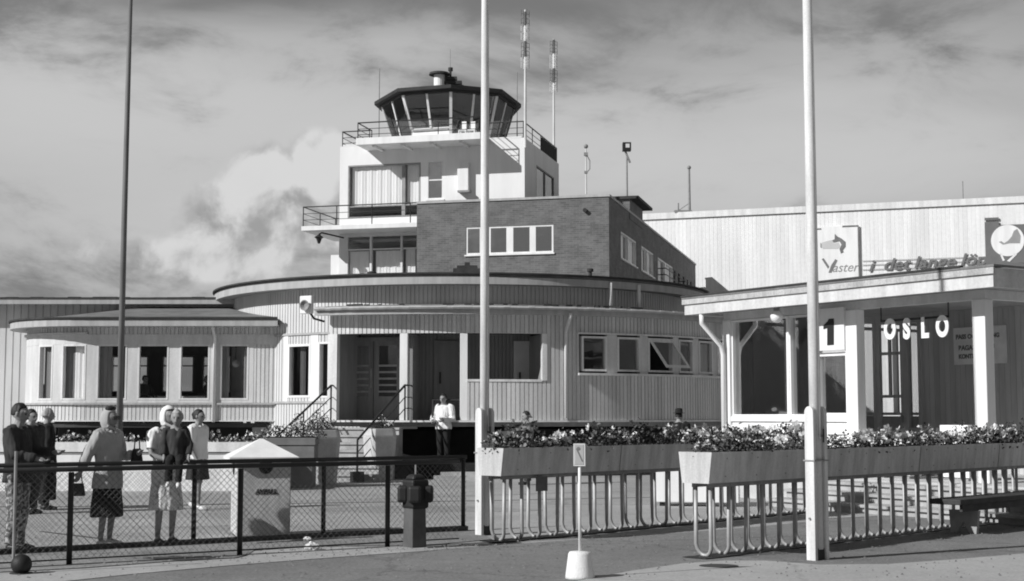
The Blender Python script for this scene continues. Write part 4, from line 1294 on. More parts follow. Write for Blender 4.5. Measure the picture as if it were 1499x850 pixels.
# roof furniture of the cab
P = at(643, 122, 51.5)
vt = thing('roof_ventilator', 'white round ventilator with a wide dark cap on the tower cab roof', 'ventilator', (P.x, P.y, ZR + 0.08))
mb = MB(); mb.lathe([(0.2, 0), (0.2, 0.84)], 18); mb.build('duct', white, vt, smooth=False)
mb = MB(); mb.lathe([(0.38, 0.842), (0.36, 0.92), (0.1, 0.98)], 18); mb.build('cap', roofedge, vt)
P = at(661, 122, 51.6)
bc = thing('beacon_box', 'dark louvred beacon box behind the ventilator on the tower cab roof', 'beacon', (P.x, P.y, ZR + 0.08))
mb = MB(); mb.box(-.28, -.2, 0, .45, .2, .46); mb.box(-.26, -.18, .50, .38, .18, .62); mb.box(-.24, -.16, .66, .2, .16, .78); mb.box(-.08, -.08, 0, .0, .08, 1.05); mb.tube([(-.04, 0, 1.02), (-.04, 0, 1.14)], 0.09, 10); mb.build('louvre_stack', roofedge, bc)
def mast(px, py_t, py_b, Y, r, mat, label, name='antenna_mast', cat='antenna', zb=None):
    b = at(px, py_b, Y); t = at(px, py_t, Y)
    zb = b.z if zb is None else zb
    o = thing(name, label, cat, (t.x * 0 + b.x, Y, zb))
    mb = MB(); mb.tube([(0, 0, 0), (t.x - b.x if False else 0, 0, t.z - zb)], [r, r * 0.7], 8); mb.build('pole', mat, o)
    return o, t.z - zb
mast(659, 72, 120, 51.7, 0.012, greymetal, 'thin whip antenna rising from the middle of the tower cab roof', zb=ZR + .1)
mast(555, 100, 160, 52.0, 0.022, greymetal, 'thin whip antenna beside the left edge of the tower cab roof', zb=ztop + .05)
mast(757, 106, 160, 54.3, 0.022, greymetal, 'thin whip antenna behind the right edge of the tower cab roof', zb=ztop + .05)
def array_mast(px, ytop, ybase, Y, label, marks):
    b = at(px, ybase, Y); zt = at(px, ytop, Y).z
    o = thing('antenna_mast', label, 'antenna', (b.x, Y, b.z))
    mb = MB(); mb.tube([(0, 0, 0), (0, 0, zt - b.z)], [0.05, 0.032], 8); mb.build('pole', whitepole, o)
    for (ya, yb, dark) in marks:
        za, zb_ = at(px, ya, Y).z - b.z, at(px, yb, Y).z - b.z
        mb = MB(); n_ = max(3, int((za - zb_) / 0.13))
        mb.tube([(0, 0, zb_), (0, 0, za)], 0.042 if dark else 0.04, 8)
        for k in range(n_):
            z = zb_ + (za - zb_) * (k + .5) / n_
            for q in range(4):
                a = q * PI / 2 + 0.4
                mb.tube([(0, 0, z), (math.cos(a) * .15, math.sin(a) * .15, z)], 0.007, 4)
                if k % 2 == 0: mb.tube([(math.cos(a) * .15, math.sin(a) * .15, z - .1), (math.cos(a) * .15, math.sin(a) * .15, z + .14)], 0.009, 4)
        mb.build('dipole_array', postgrey if dark else white, o)
array_mast(769, 14, 216, 48.9, 'taller white antenna mast with banded dipole clusters at the tower front corner', [(17, 37, True), (38, 58, False), (60, 83, True), (84, 98, False)])
array_mast(811, 57, 290, 54.6, 'shorter white antenna mast with banded dipole clusters at the tower rear corner', [(58, 78, True), (79, 99, False), (100, 121, True), (122, 132, False)])
Yp = 49.5
o, h_ = mast(858, 214, 284, Yp, 0.03, whitepole, 'white mast with small dark fittings above the brick block front', 'roof_mast', 'mast')
mb = MB(); mb.sphere((0, 0, h_), 0.08); mb.box(-.07, -.05, h_ - .33, .07, .05, h_ - .22); mb.box(-.06, -.05, h_ - .95, .06, .05, h_ - .87); mb.tube([(0.02, 0, h_ - .3), (.13, 0, h_ - .5), (.13, 0, h_ - .8), (0, 0, h_ - .95)], 0.02, 5); mb.build('fitting', greymetal, o)
o, h_ = mast(918, 226, 300, 51.5, 0.04, greymetal, 'floodlight mast with a square dark lamp head behind the brick corner', 'floodlight_mast', 'floodlight', zb=zr - .45)
mb = MB(); mb.cbox((0, 0, h_ + .28), (.3, .3, .3)); mb.build('lamp_head', blackmetal, o)
mb = MB(); mb.cbox((0.02, -.153, h_ + .3), (.14, .01, .14)); mb.build('lens', white, o)
mb = MB(); mb.bar((-.06, 0, h_ + .14), (.12, 0, h_ - .3), 0.07, 0.07); mb.build('arm', greymetal, o)

# ---------------------------------------------------------------- hangar
hA = R(-19)
hf_ = Frame(8.95, 69.6, hA)
hg = thing('hangar', 'huge white corrugated hangar wall rising behind the brick block and pavilion', 'hangar', (hf_.o[0], hf_.o[1], 0), hA)
hz = hf_.on_y(1018, 316)[1]
hp = LinePath((-12, 0), (34, 0))
mb = MB(); sid(mb, hp, 0, 46, 0, hz, pitch=0.19, gap=0.03, depth=0.009, t=0.2)
mb.build('wall', hangar_m, hg)
mb = MB(); mb.box(-12, 0.0, hz + .002, 34, 22, hz + .2); mb.build('roof', roofm, hg)
mb = MB(); mb.box(-12.05, -0.1, hz - .08, 34, -0.052, hz + .22); mb.build('eave_flashing', white2, hg)
mb = MB(); mb.box(33.8, 0.01, 0, 34, 22, hz); mb.box(-12, 0.01, 0, -11.8, 22, hz); mb.box(-11.8, 21.8, 0, 33.8, 22, hz); mb.build('side_wall', hangar_m, hg)
# advert posters painted boards on the hangar
def H(px, py): return hf_.on_y(px, py, -0.08)
ad = thing('advert_panel', 'white advert panel with a horse head and script lettering on the hangar wall', 'advert panel', (hf_.o[0], hf_.o[1], 0), hA)
p0 = H(1196, 410); p1 = H(1257, 330)
x0a, x1a, z1a, z0a = p0[0], p1[0], H(1230, 331)[1], p0[1] - 1.6
mb = MB(); mb.box(x0a, -.12, z0a, x1a, -.056, z1a); mb.build('board', white, ad)
mb = MB(); mb.box(H(1233, 331)[0], -.14, z1a - .05, x1a, -.122, z1a + .02); mb.box(x0a, -.14, z1a - .12, H(1202, 331)[0], -.122, z1a - .06); mb.box(x1a - .05, -.14, z0a, x1a, -.122, z1a - .06); mb.build('border', greyink, ad)
def blob2d(pts, y0, y1):
    mb = MB(); n = len(pts)
    vs = [(x, y0, z) for x, z in pts] + [(x, y1, z) for x, z in pts]
    fs = [tuple(range(n)), tuple(reversed(range(n, 2 * n)))] + [(i, n + i, n + (i + 1) % n, (i + 1) % n) for i in range(n)]
    return mb.add(vs, fs)
horse_d = [(1222, 342), (1226, 346), (1232, 349), (1238, 354), (1238, 361), (1234, 366), (1235, 369), (1231, 371), (1229, 364), (1232, 358), (1229, 353), (1221, 355), (1218, 352), (1222, 350)]
blob2d([H(*p) for p in horse_d], -.135, -.124).build('dark_mane', greyink, ad)
horse_l = [(1218, 351), (1221, 356), (1228, 355), (1230, 360), (1227, 364), (1214, 364), (1205, 364), (1201, 360), (1203, 355), (1210, 353)]
blob2d([H(*p) for p in horse_l], -.131, -.124).build('pale_head', M('pale_grey_advert_paint', 0.55, 0.6, 0.05, 2), ad)
blob2d([H(*p) for p in [(1201, 355), (1203, 357), (1203, 363), (1201, 362)]], -.135, -.132).build('muzzle', midboard, ad)
for seg in ([(1203, 379), (1206, 378), (1214, 390), (1212, 393)], [(1223, 379), (1226, 381), (1217, 399), (1213, 399), (1217, 388)]):
    blob2d([H(*p) for p in seg], -.135, -.124).build('script_initial', greyink, ad)
t0 = H(1218, 398)
text_mesh('lettering', 'aster', 0.62, midboard, ad, (t0[0], -.125, t0[1]), depth=.006, shear=.35, sx=0.95)
tx = thing('painted_slogan', 'dark slanted painted slogan reading i det lange lop on the hangar wall', 'lettering', (hf_.o[0], hf_.o[1], 0), hA)
for wd, px, py in (('i', 1271, 397), ('det', 1292, 395), ('lange', 1337, 392), ('löp', 1405, 388)):
    t0 = H(px, py)
    text_mesh('lettering', wd, 0.78, greyink, tx, (t0[0], -.075, t0[1]), depth=.012, shear=.3, bold=.012, sx=1.15)
mb = MB()
for py in (381, 387, 394):
    a = H(1262, py + 1); b = H(1444, py - 6)
    mb.box(a[0], -.066, (a[1] + b[1]) / 2 - .012, b[0], -.054, (a[1] + b[1]) / 2 + .012)
mb.build('guide_line', midboard, tx)
ad2 = thing('advert_panel', 'grey advert panel with a big white disc at the right end of the hangar wall', 'advert panel', (hf_.o[0], hf_.o[1], 0), hA)
a = H(1443, 385); b = H(1462, 324)
mb = MB(); mb.box(a[0], -.12, a[1] - 2.2, b[0], -.056, b[1]); mb.box(a[0], -.12, b[1] + .08, b[0], -.056, b[1] + .19); mb.box(b[0] + .001, -.12, a[1] - 2.2, H(1540, 330)[0], -.056, H(1470, 329)[1])
mb.build('board', greyboard, ad2)
c_ = H(1475, 352); rr_ = (H(1475, 329)[1] - c_[1])
pts = [(c_[0] + rr_ * math.cos(2 * PI * k / 36), c_[1] + rr_ * math.sin(2 * PI * k / 36)) for k in range(36)]
blob2d(pts, -.14, -.122).build('disc', white, ad2)
hz2 = [(1462, 354), (1466, 353), (1470, 356), (1476, 352), (1481, 346), (1484, 338), (1489, 335), (1494, 345), (1493, 356), (1478, 356), (1468, 358)]
blob2d([H(*p) for p in hz2], -.15, -.1405).build('dark_figure', midboard, ad2)
for seg in ([(1463, 370), (1466, 371), (1471, 381), (1468, 382)], [(1486, 371), (1489, 372), (1478, 383), (1474, 382)]):
    blob2d([H(*p) for p in seg], -.14, -.122).build('script_initial', white, ad2)
# small things on the hangar roof
P = H(1010, 316)
hm = thing('antenna_mast', 'grey mast with a small framework foot on the hangar roof edge', 'antenna', (hf_.o[0] + hf_.u[0] * P[0], hf_.o[1] + hf_.u[1] * P[0] + .3, hz + .2))
hh = H(1010, 243)[1] - hz - .2
mb = MB(); mb.tube([(0, 0, 0), (0, 0, hh)], [.07, .05], 8); mb.sphere((0, 0, hh), .1); mb.build('pole', greymetal, hm)
mb = MB(); mb.box(-.75, -.2, 0, .1, .2, .12); mb.tube([(-.55, 0, .1), (-.55, 0, .5)], .04, 6); mb.tube([(-.55, 0, .12), (0, 0, .5)], .02, 5); mb.tube([(0, 0, .12), (.3, 0, 0)], .03, 5); mb.build('frame', greymetal, hm)
P = H(1413, 292)
o = thing('antenna_mast', 'thin short whip antenna on the hangar roof right of the flagpole', 'antenna', (hf_.o[0] + hf_.u[0] * P[0], hf_.o[1] + hf_.u[1] * P[0] + .3, hz + .2))
mb = MB(); mb.tube([(0, 0, 0), (0, 0, .9)], .025, 5); mb.build('pole', greymetal, o)

# ================================================================ GATE PAVILION (right)
kA = math.atan2(-6.3, 4.01)
kf = Frame(3.45, 28.6, kA)
kglass = glass_mat('pavilion_glass', 0.52, 0.85)
kl = thing('gate_pavilion', 'low gate pavilion with white posts, glazed front and deep flat eaves behind the planters', 'pavilion', (kf.o[0], kf.o[1], 0), kA)
KL = kf.on_y(1454, 410)[0]
kzt = kf.on_y(1230, 415)[1]; kzb = kzt - 0.30
PYn = 0.72     # posts plane
KD = 7.0
ZK = 0.46
mb = MB(); mb.box(0, 0, kzb, KL, 0.09, kzt); mb.box(KL - .09, .092, kzb, KL, KD, kzt); mb.box(0, .092, kzb, .09, KD, kzt)
mb.build('fascia', M('pavilion_fascia_paint', .62, .7, .18, 1.2, streak=True, spots=.1), kl)
mb = MB(); mb.box(-.04, -.04, kzt - .095, KL + .04, -.002, kzt + .005); mb.build('gutter_board', M('dirty_gutter_board', .46, .7, .25, 2.0, streak=True, spots=.2), kl)
mb = MB(); mb.box(-.06, -.055, kzt + .052, KL - .6, .03, kzt + .085); mb.build('roof_edge', roofedge, kl)
mb = MB()
rise = 0.36
mb.hexa([(-.05, -.04, kzt + .012), (KL + .05, -.04, kzt + .012), (KL - 1.6, 3.0, kzt + rise), (1.9, 3.0, kzt + rise), (-.05, -.04, kzt + .05), (KL + .05, -.04, kzt + .05), (KL - 1.6, 3.0, kzt + rise + .04), (1.9, 3.0, kzt + rise + .04)])
mb.hexa([(KL + .05, -.04, kzt + .012), (KL + .05, 6.0, kzt + .012), (KL - 1.58, 3.02, kzt + rise), (KL - 1.6, 3.0, kzt + rise), (KL + .05, -.04, kzt + .05), (KL + .05, 6.0, kzt + .05), (KL - 1.58, 3.02, kzt + rise + .04), (KL - 1.6, 3.0, kzt + rise + .04)])
mb.hexa([(-.05, -.04, kzt + .012), (-.05, 6.0, kzt + .012), (1.88, 3.02, kzt + rise), (1.9, 3.0, kzt + rise), (-.05, -.04, kzt + .05), (-.05, 6.0, kzt + .05), (1.88, 3.02, kzt + rise + .04), (1.9, 3.0, kzt + rise + .04)])
mb.build('roof', roofm, kl)
mb = MB(); mb.box(.092, .092, kzb + .05, KL - .092, KD, kzb + .09); mb.build('soffit', fascia_g, kl)
def K(px, py=520, c=PYn): return kf.on_y(px, py, c)
xc = K(1068)[0]; xbig = K(1251)[0]; xr = K(1439)[0]
kfp = LinePath((0, PYn), (KL, PYn))
beam_z = K(1230, 452)[1]
mb = MB(); mb.box(xc - .1, PYn - .06, beam_z - .04, xr + .12, PYn + .1, kzb + .045); mb.build('beam', sidingm, kl)
mb = MB(); mb.box(xr - .03, PYn + .1, beam_z - .04, xr + .12, KD, kzb + .045); mb.build('side_beam', sidingm, kl)
for x_, w_ in ((xc, .2), (xbig, .28), (xr, .26)):
    mb = MB(); mb.box(x_ - w_ / 2, PYn - .09, ZK, x_ + w_ / 2, PYn + .12, beam_z - .042); mb.build('post', white, kl, bevel=.012)
# glazed front-left
kz0 = K(1160, 609)[1]; ztw = K(1160, 480)[1] + .15
x1w = xbig - .14
xm1 = K(1156)[0]; xm2 = K(1203)[0]; xsgn0 = K(1199)[0]
win_top = beam_z - .05
cells = [(xc + .10, xm1 - .022), (xm1 + .022, xm2 - .105)]
for a, b in cells:
    window(kfp, a, b, kz0, win_top, kl, white, kglass, 0.035, proud=.03, depth=-.1, sill=False, cur=[(a + .05, a + .4, kz0, win_top, drape), (b - .3, b - .05, kz0, win_top, curtain)])
wt2 = K(1220, 516)[1]
window(kfp, xm2 - .1, x1w, kz0, wt2, kl, white, kglass, 0.06, proud=.03, depth=-.1, sill=False)
mb = MB(); mb.box(xm1 - .02, PYn - .04, kz0, xm1 + .02, PYn + .1, win_top); mb.build('mullion', white, kl)
mb = MB(); mb.box(xc + .1, PYn - .07, kz0 - .1, x1w, PYn + .1, kz0 - .003)
for k in range(4):
    mb.box(xc + .1, PYn - .03 - .01 * (k % 2), kz0 - .1 - .24 * (k + 1) + .012, x1w, PYn + .08, kz0 - .105 - .24 * k)
mb.build('apron_boards', white, kl)
# number sign
sg = thing('number_sign', 'white sign board with a large black number 1 between the pavilion windows and beam', 'sign', (kf.o[0], kf.o[1], 0), kA)
mb = MB(); mb.box(xsgn0, PYn - .13, wt2 + .04, x1w + .02, PYn - .05, beam_z + .02); mb.build('board', white, sg)
zz0 = K(1222, 505)[1]
q_ = [K(*p) for p in ((1219, 505.5), (1228.5, 504.5), (1228.5, 466.5), (1221.5, 467), (1219, 471), (1213.5, 476.5), (1213.5, 482), (1219, 480))]
mb = MB(); n = 8
mb.add([(x, PYn - .142, z) for x, z in q_] + [(x, PYn - .131, z) for x, z in q_], [tuple(range(8)), tuple(reversed(range(8, 16)))] + [(i, 8 + i, 8 + (i + 1) % 8, (i + 1) % 8) for i in range(8)])
mb.build('numeral', ink, sg)
# letters O S L O hung below the beam
ow = thing('destination_letters', 'white cut-out letters reading OSLO hung under the pavilion beam', 'letters', (kf.o[0], kf.o[1], 0), kA)
for chh, px, py in (('O', 1296, 495), ('S', 1324, 494.5), ('L', 1350, 493), ('O', 1372, 491.5)):
    x_, z_ = K(px, py, PYn - .02)
    lt = text_mesh('letter', chh, 0.46, white, ow, (x_, PYn - .04, z_), depth=.010, bold=.024, sx=.70)
    pass
x_a, z_a = K(1288, 470, PYn - .02); x_b, _ = K(1388, 470, PYn - .02)
mb = MB(); mb.box(x_a, PYn - .006, z_a - .02, x_b, PYn + .01, z_a + .02); mb.box(x_a, PYn - .006, z_a, x_a + .02, PYn + .01, beam_z - .044); mb.box(x_b - .02, PYn - .006, z_a, x_b, PYn + .01, beam_z - .044); mb.build('lath', blackmetal, ow)
# recessed back: door, side light and boarded wall
BK = PYn + 3.4
kb = LinePath((0, BK), (KL + 3, BK))
def KB(px, py=540): return kf.on_y(px, py, BK)
xd0, xd1, xd2, xd3 = KB(1262)[0], KB(1283)[0], KB(1322)[0], KB(1350)[0]
mb = MB(); sid(mb, kb, xd3, KL + 2.2, ZK, beam_z + .3, pitch=.13, gap=.016, depth=.008); mb.build('boarded_wall', siding_r, kl)
zd = KB(1300, 466)[1]
window(kb, xd0 - .2, xd1, ZK + .75, zd, kl, siding_r, glass_r, .07, proud=.03, sill=False)
window(kb, xd2 + .05, xd3, ZK + .75, zd, kl, siding_r, glass_r, .09, proud=.03, sill=False)
mb = MB(); pbox(mb, kb, xd0 - .2, xd1, -.08, .0, ZK, ZK + .75); pbox(mb, kb, xd2 + .05, xd3, -.08, .0, ZK, ZK + .75); pbox(mb, kb, xd0 - .2, xd3, -.08, 0.02, zd, beam_z + .3)
mb.build('door_surround', siding_r, kl)
mb = MB()
pbox(mb, kb, xd1, xd1 + .11, -.05, .02, ZK, zd); pbox(mb, kb, xd2 - .06, xd2 + .048, -.05, .02, ZK, zd)
pbox(mb, kb, xd1 + .11, xd2 - .06, -.05, .017, ZK, ZK + .65); pbox(mb, kb, xd1 + .11, xd2 - .06, -.05, .017, zd - .12, zd)
zm = [ZK + .65 + (zd - ZK - .77) * t for t in (.36, .74)]
for z_ in zm: pbox(mb, kb, xd1 + .11, xd2 - .06, -.04, .01, z_ - .03, z_ + .03)
xm = (xd1 + xd2) / 2; pbox(mb, kb, xm - .03, xm + .03, -.04, .008, zm[0], zd - .12)
dd = mb.build('door', siding_r, kl)
mb = MB(); pbox(mb, kb, xd1 + .1, xd2 - .05, -.02, -.012, ZK + .6, zd - .1); mb.build('pane', glass, dd)
mb = MB(); pbox(mb, kb, xd2 - .03, xd2 + .0, .02, .08, ZK + .95, ZK + 1.1); mb.build('handle', steel, dd)
# return wall between posts plane and recess, inner back wall, floor, far side
mb = MB(); mb.box(xbig + .02, PYn + .12, ZK, xbig + .1, BK - .02, beam_z + .3); mb.build('return_wall', siding_r, kl)
bpy.data.objects.remove([c for c in kids(kl) if c.name.startswith('return_wall')][0])
mb = MB(); mb.box(0.3, KD - .1, ZK, KL + 2, KD, kz0 + .3); mb.box(.3, KD - .1, kz0 + 1.6, KL + 2, KD, kzb); 
for k in range(9): mb.box(.3 + k * 1.1, KD - .1, kz0 + .3, .55 + k * 1.1, KD, kz0 + 1.6)
mb.build('rear_wall', M('pavilion_inside', 0.6, .9, .1, 2), kl)
mb = MB(); mb.box(.45, PYn + .12, ZK, .5, KD - .1, kz0 + .0); mb.build('end_wall', sidingm, kl)
window(LinePath((.45, KD - .1), (.45, PYn + .14)), 0, KD - PYn - .26, kz0 + .02, win_top, kl, white, glass, .06, mull=[(1.4, 1.46), (2.8, 2.86)], sill=False)
mb = MB(); mb.box(.2, .12, -.01, KL + 2.2, KD, ZK); mb.build('floor', concrete, kl)
# notice boards on the boarded wall
nb = thing('notice_board', 'pale notice board with dark lines of print behind the right pavilion post', 'notice board', (kf.o[0], kf.o[1], 0), kA)
x0_, z0_ = kf.on_y(1397, 534, BK - .04); x1_, z1_ = kf.on_y(1473, 495, BK - .04)
mb = MB(); mb.box(x0_, BK - .045, z0_, x1_, BK - .023, z0_ + .72); mb.build('board', boardm, nb)
for tx_, dx_, dz_, sz_ in (('PASS OG', .06, .50, .15), ('BAGASJE', .12, .28, .16), ('KONTROLL', .12, .12, .14), ('AVGANG', x1_ - x0_ - .62, .50, .14), ('GATE 1', x1_ - x0_ - .60, .30, .13)):
    text_mesh('print_line', tx_, sz_ * .8, greyink, nb, (x0_ + dx_, BK - .048, z0_ + dz_), depth=.002, bold=.006)
mb = MB(); xa = x1_ - x0_ - .58
mb.add([(x0_ + xa, BK - .05, z0_ + .1), (x0_ + xa + .18, BK - .05, z0_ + .08), (x0_ + xa + .26, BK - .05, z0_ + .14), (x0_ + xa + .16, BK - .05, z0_ + .2), (x0_ + xa, BK - .05, z0_ + .18)] + [(x0_ + xa, BK - .046, z0_ + .1), (x0_ + xa + .18, BK - .046, z0_ + .08), (x0_ + xa + .26, BK - .046, z0_ + .14), (x0_ + xa + .16, BK - .046, z0_ + .2), (x0_ + xa, BK - .046, z0_ + .18)],
       [(0, 1, 2, 3, 4), (9, 8, 7, 6, 5)] + [(i, (i + 1) % 5, 5 + (i + 1) % 5, 5 + i) for i in range(5)])
mb.build('pointer', ink, nb)
# globe lamp under the eave
x_, z_ = kf.on_y(1137, 463, .3)
gl = thing('globe_lamp', 'white glass globe lamp under the left pavilion eave', 'lamp', (kf.o[0] + kf.u[0] * x_ + kf.n[0] * .3, kf.o[1] + kf.u[1] * x_ + kf.n[1] * .3, z_))
mb = MB(); mb.sphere((0, 0, 0), .12, 16, 10); mb.build('globe', white, gl, smooth=True)
mb = MB(); mb.lathe([(.06, .1), (.06, kzb + .04 - z_)], 12); mb.build('holder', greymetal, gl)
# downpipe at the left corner
downpipe(kl, [(.45, .06, kzb + .0), (.45, .06, kzb - .18), (xc - .02, PYn - .2, kzb - .62), (xc - .02, PYn - .15, kzb - .8), (xc - .02, PYn - .15, ZK)], white, .05)
# deck steps before the pavilion
st = thing('pavilion_steps', 'three wide pale steps along the front of the gate pavilion', 'steps', (kf.o[0], kf.o[1], 0), kA)
xs0 = K(1180, 700, -.3)[0]
for k in range(3):
    zt_ = ZK - .01 - .145 * k - .02; mb = MB(); mb.box(xs0, -.42 * (k + 1), zt_ - .045, KL + 2.2, -.42 * k + .05, zt_); mb.box(xs0 + .02, -.42 * (k + 1) + .055, -.01, KL + 2.18, -.42 * k + .05, zt_ - .046); mb.build('step', stepm, st)
# low white things on the pavilion deck
def crate(px, py, c, sx, sz, label):
    x_, z_ = kf.on_y(px, py, c)
    o = thing('low_box', label, 'box', (kf.o[0] + kf.u[0] * x_ + kf.n[0] * c, kf.o[1] + kf.u[1] * x_ + kf.n[1] * c, ZK), kA)
    mb = MB(); mb.box(-sx / 2, -.15, .05, sx / 2, .15, sz); mb.build('body', white, o, bevel=.01)
    mb = MB(); mb.box(-sx / 2 + .04, -.12, .001, sx / 2 - .04, .12, .048); mb.build('base', greymetal, o)
crate(1405, 640, 1.2, .6, .93, 'white low box against the boarded pavilion wall left of the right post')
crate(1290, 640, 1.0, .4, .80, 'white low box before the pavilion door')
crate(1325, 640, 1.0, .45, .68, 'smaller white low box right of the pavilion door')

# white chest behind the middle planter
P = gp(995, 741)
ch = thing('white_chest', 'long white panelled chest on dark feet standing behind the middle planter', 'chest', (P.x, P.y, 0), R(-12))
mb = MB(); mb.box(-.45, 0, .07, 1.0, .5, .95); mb.build('body', white, ch, bevel=.01)
for x_ in (-.35, .85): 
    mb = MB(); mb.box(x_, .05, 0, x_ + .08, .45, .068); mb.build('foot', blackmetal, ch)

# ================================================================ PLANTS
def plant_data(seed, r=.2, h=.28, nleaf=90, nfl=14):
    rd = random.Random(seed)
    lf = MB(); fl = MB()
    for i in range(nleaf):
        a = rd.uniform(0, 2 * PI); q = math.sqrt(rd.random()) * r
        z = rd.uniform(.0, 1) * h * (1 - .5 * (q / r) ** 2)
        c = Vector((math.cos(a) * q, math.sin(a) * q, z))
        d = Vector((rd.uniform(-1, 1), rd.uniform(-1, 1), rd.uniform(-.3, .9))).normalized()
        s_ = Vector((rd.uniform(-1, 1), rd.uniform(-1, 1), rd.uniform(-1, 1))).cross(d).normalized()
        L = rd.uniform(.035, .06); W_ = L * .38
        n_ = d.cross(s_) * .008
        p = [c, c + d * L * .5 + s_ * W_ + n_, c + d * L, c + d * L * .5 - s_ * W_ + n_]
        lf.add(p, [(0, 1, 2, 3)])
    for i in range(nfl):
        a = rd.uniform(0, 2 * PI); q = math.sqrt(rd.random()) * r * .95
        z = h * (1 - .45 * (q / r) ** 2) * rd.uniform(.75, 1.12)
        c = Vector((math.cos(a) * q, math.sin(a) * q, z))
        up = Vector((rd.uniform(-.8, .8) - .3, rd.uniform(-.8, .8) - .5, rd.uniform(.2, .9))).normalized()
        u_ = up.cross(Vector((0, 0, 1))).normalized(); v_ = up.cross(u_)
        R_ = rd.uniform(.022, .040) if nfl < 30 else rd.uniform(.034, .058)
        for k in range(5):
            a1 = 2 * PI * k / 5; 
            d1 = u_ * math.cos(a1) + v_ * math.sin(a1); d2 = u_ * math.cos(a1 + .55) + v_ * math.sin(a1 + .55); d3 = u_ * math.cos(a1 - .55) + v_ * math.sin(a1 - .55)
            fl.add([c - up * .008, c + d3 * R_ * .75, c + d1 * R_ + up * .006, c + d2 * R_ * .75], [(0, 1, 2, 3)])
    return lf.data('foliage', leaf), fl.data('blossom', petal)
PL = [plant_data(s, nfl=n_, nleaf=nl, h=h_) for s, n_, nl, h_ in ((1, 5, 130, .27), (2, 34, 90, .24), (3, 1, 150, .33), (4, 14, 120, .28))]
PL2 = [plant_data(s, r=.17, h=.22, nleaf=60, nfl=n_) for s, n_ in ((11, 12), (12, 6), (13, 3))]
BUSH = [plant_data(s, r=.22, h=.5, nleaf=260, nfl=n_) for s, n_ in ((21, 3), (22, 10))]
def plant(x, y, z, data, label, group, scale=1.0, name='flowering_plant'):
    t = thing(name, label, 'plant', (x, y, z), random.uniform(0, 6.28), group)
    t.scale = (scale, scale, scale * random.uniform(.85, 1.25))
    for nm, me in (('foliage', data[0]), ('blossom', data[1])):
        o = bpy.data.objects.new(nm, me); col.objects.link(o); o.parent = t
    return t

# ---------------------------------------------------------------- planters on hoop stands
def planter(p0, ang, L, label, nh, glabel, group, nplants, first_plate=False):
    t = thing('planter', label, 'planter', (p0[0], p0[1], 0), ang)
    wt, wb, h = .44, .36, .335
    z1 = 1.15; z0 = z1 - h
    mb = MB()
    prof_o = [(-wb / 2, z0), (wb / 2, z0), (wt / 2, z1), (wt / 2 - .03, z1), (wb / 2 - .03, z0 + .04), (-wb / 2 + .03, z0 + .04), (-wt / 2 + .03, z1), (-wt / 2, z1)]
    mb.sweepx(prof_o, .031, L - .031)
    for xa, xb in ((0, .03), (L - .03, L)):
        mb.sweepx([(-wb / 2, z0 - .002), (wb / 2, z0 - .002), (wt / 2 + .002, z1 + .002), (-wt / 2 - .002, z1 + .002)], xa, xb)
    k = 1
    mb.build('trough', planterm, t)
    mb = MB()
    for x_ in [2.35 * q for q in range(1, int(L / 2.35) + 1)]:
        if x_ < L - .3: mb.sweepx([(-wb / 2 - .006, z0 - .004), (-wt / 2 - .006, z1 + .003), (-wt / 2 + .004, z1 + .003), (-wb / 2 + .004, z0 - .004)], x_, x_ + .012)
    if mb.v: mb.build('panel_joint', greymetal, t)
    mb = MB()
    for q in range(int(L / .6)):
        for zz_ in (z0 + .07, z1 - .07):
            yy_ = -(wb / 2 + (wt - wb) / 2 * (zz_ - z0) / h)
            mb.tube([(.3 + q * .6, yy_ - .006, zz_), (.3 + q * .6, yy_ + .004, zz_)], .009, 6)
    mb.build('screw_heads', greymetal, t)
    mb = MB(); mb.box(.032, -wt / 2 + .035, z1 - .09, L - .032, wt / 2 - .035, z1 - .06); mb.build('soil', soil, t)
    rd = random.Random(nh)
    for i in range(nh):
        x_ = .14 + i * (L - .28) / (nh - 1)
        mb = MB(); ww = .10; lean = rd.uniform(-.012, .012)
        pts = [(x_ + lean, -ww, z0 + .05 if False else z0 - .002)]
        for k in range(9):
            a = PI * k / 8
            pts.append((x_ + .03 * math.sin(a), -ww * math.cos(a), .15 - .13 * math.sin(a)))
        pts.append((x_ - lean, ww, z0 - .002))
        mb.tube(pts, .023, 8)
        mb.build('hoop', steel, t, smooth=True)
    mb = MB(); mb.box(.1, -.12, z0 - .05, L - .1, -.08, z0 - .004); mb.box(.1, .08, z0 - .05, L - .1, .12, z0 - .004); mb.build('carrier_rail', greymetal, t)
    rd = random.Random(nh * 3)
    ca, sa = math.cos(ang), math.sin(ang)
    for i in range(nplants):
        x_ = .16 + (L - .32) * i / (nplants - 1) + rd.uniform(-.05, .05); y_ = rd.uniform(-.07, .07)
        plant(p0[0] + ca * x_ - sa * y_, p0[1] + sa * x_ + ca * y_, z1 - .07, PL[(0, 1, 3, 2, 0, 1, 2, 3)[int(4 + 5.5 * mnoise.noise(Vector((x_ * 1.3 + nh, 0.3, 0)))) % 8]], glabel, group, rd.uniform(.72, 1.22))
    return t
A_ = gp(1024, 815); 
a_front = R(90 - 43.5)
plF = planter((2.0, 15.78), a_front, 8.3, 'long grey planter on steel hoops nearest the camera with its white end facing left', 25, 'plant with white and dark blossoms in the nearest long planter', 'plants in the nearest long planter', 34)
plM = planter((-.27, 17.75), R(90 - 42), 7.4, 'long grey planter on steel hoops starting at the middle flagpole, behind the nearest planter', 22, 'plant with small pale blossoms in the planter by the middle flagpole', 'plants in the planter by the middle flagpole', 28)
strip_m = ground_mat('dark_strip', 0.05, 0.3, 0.4)  # dark ragged-edged band on the ground along the hoop bases
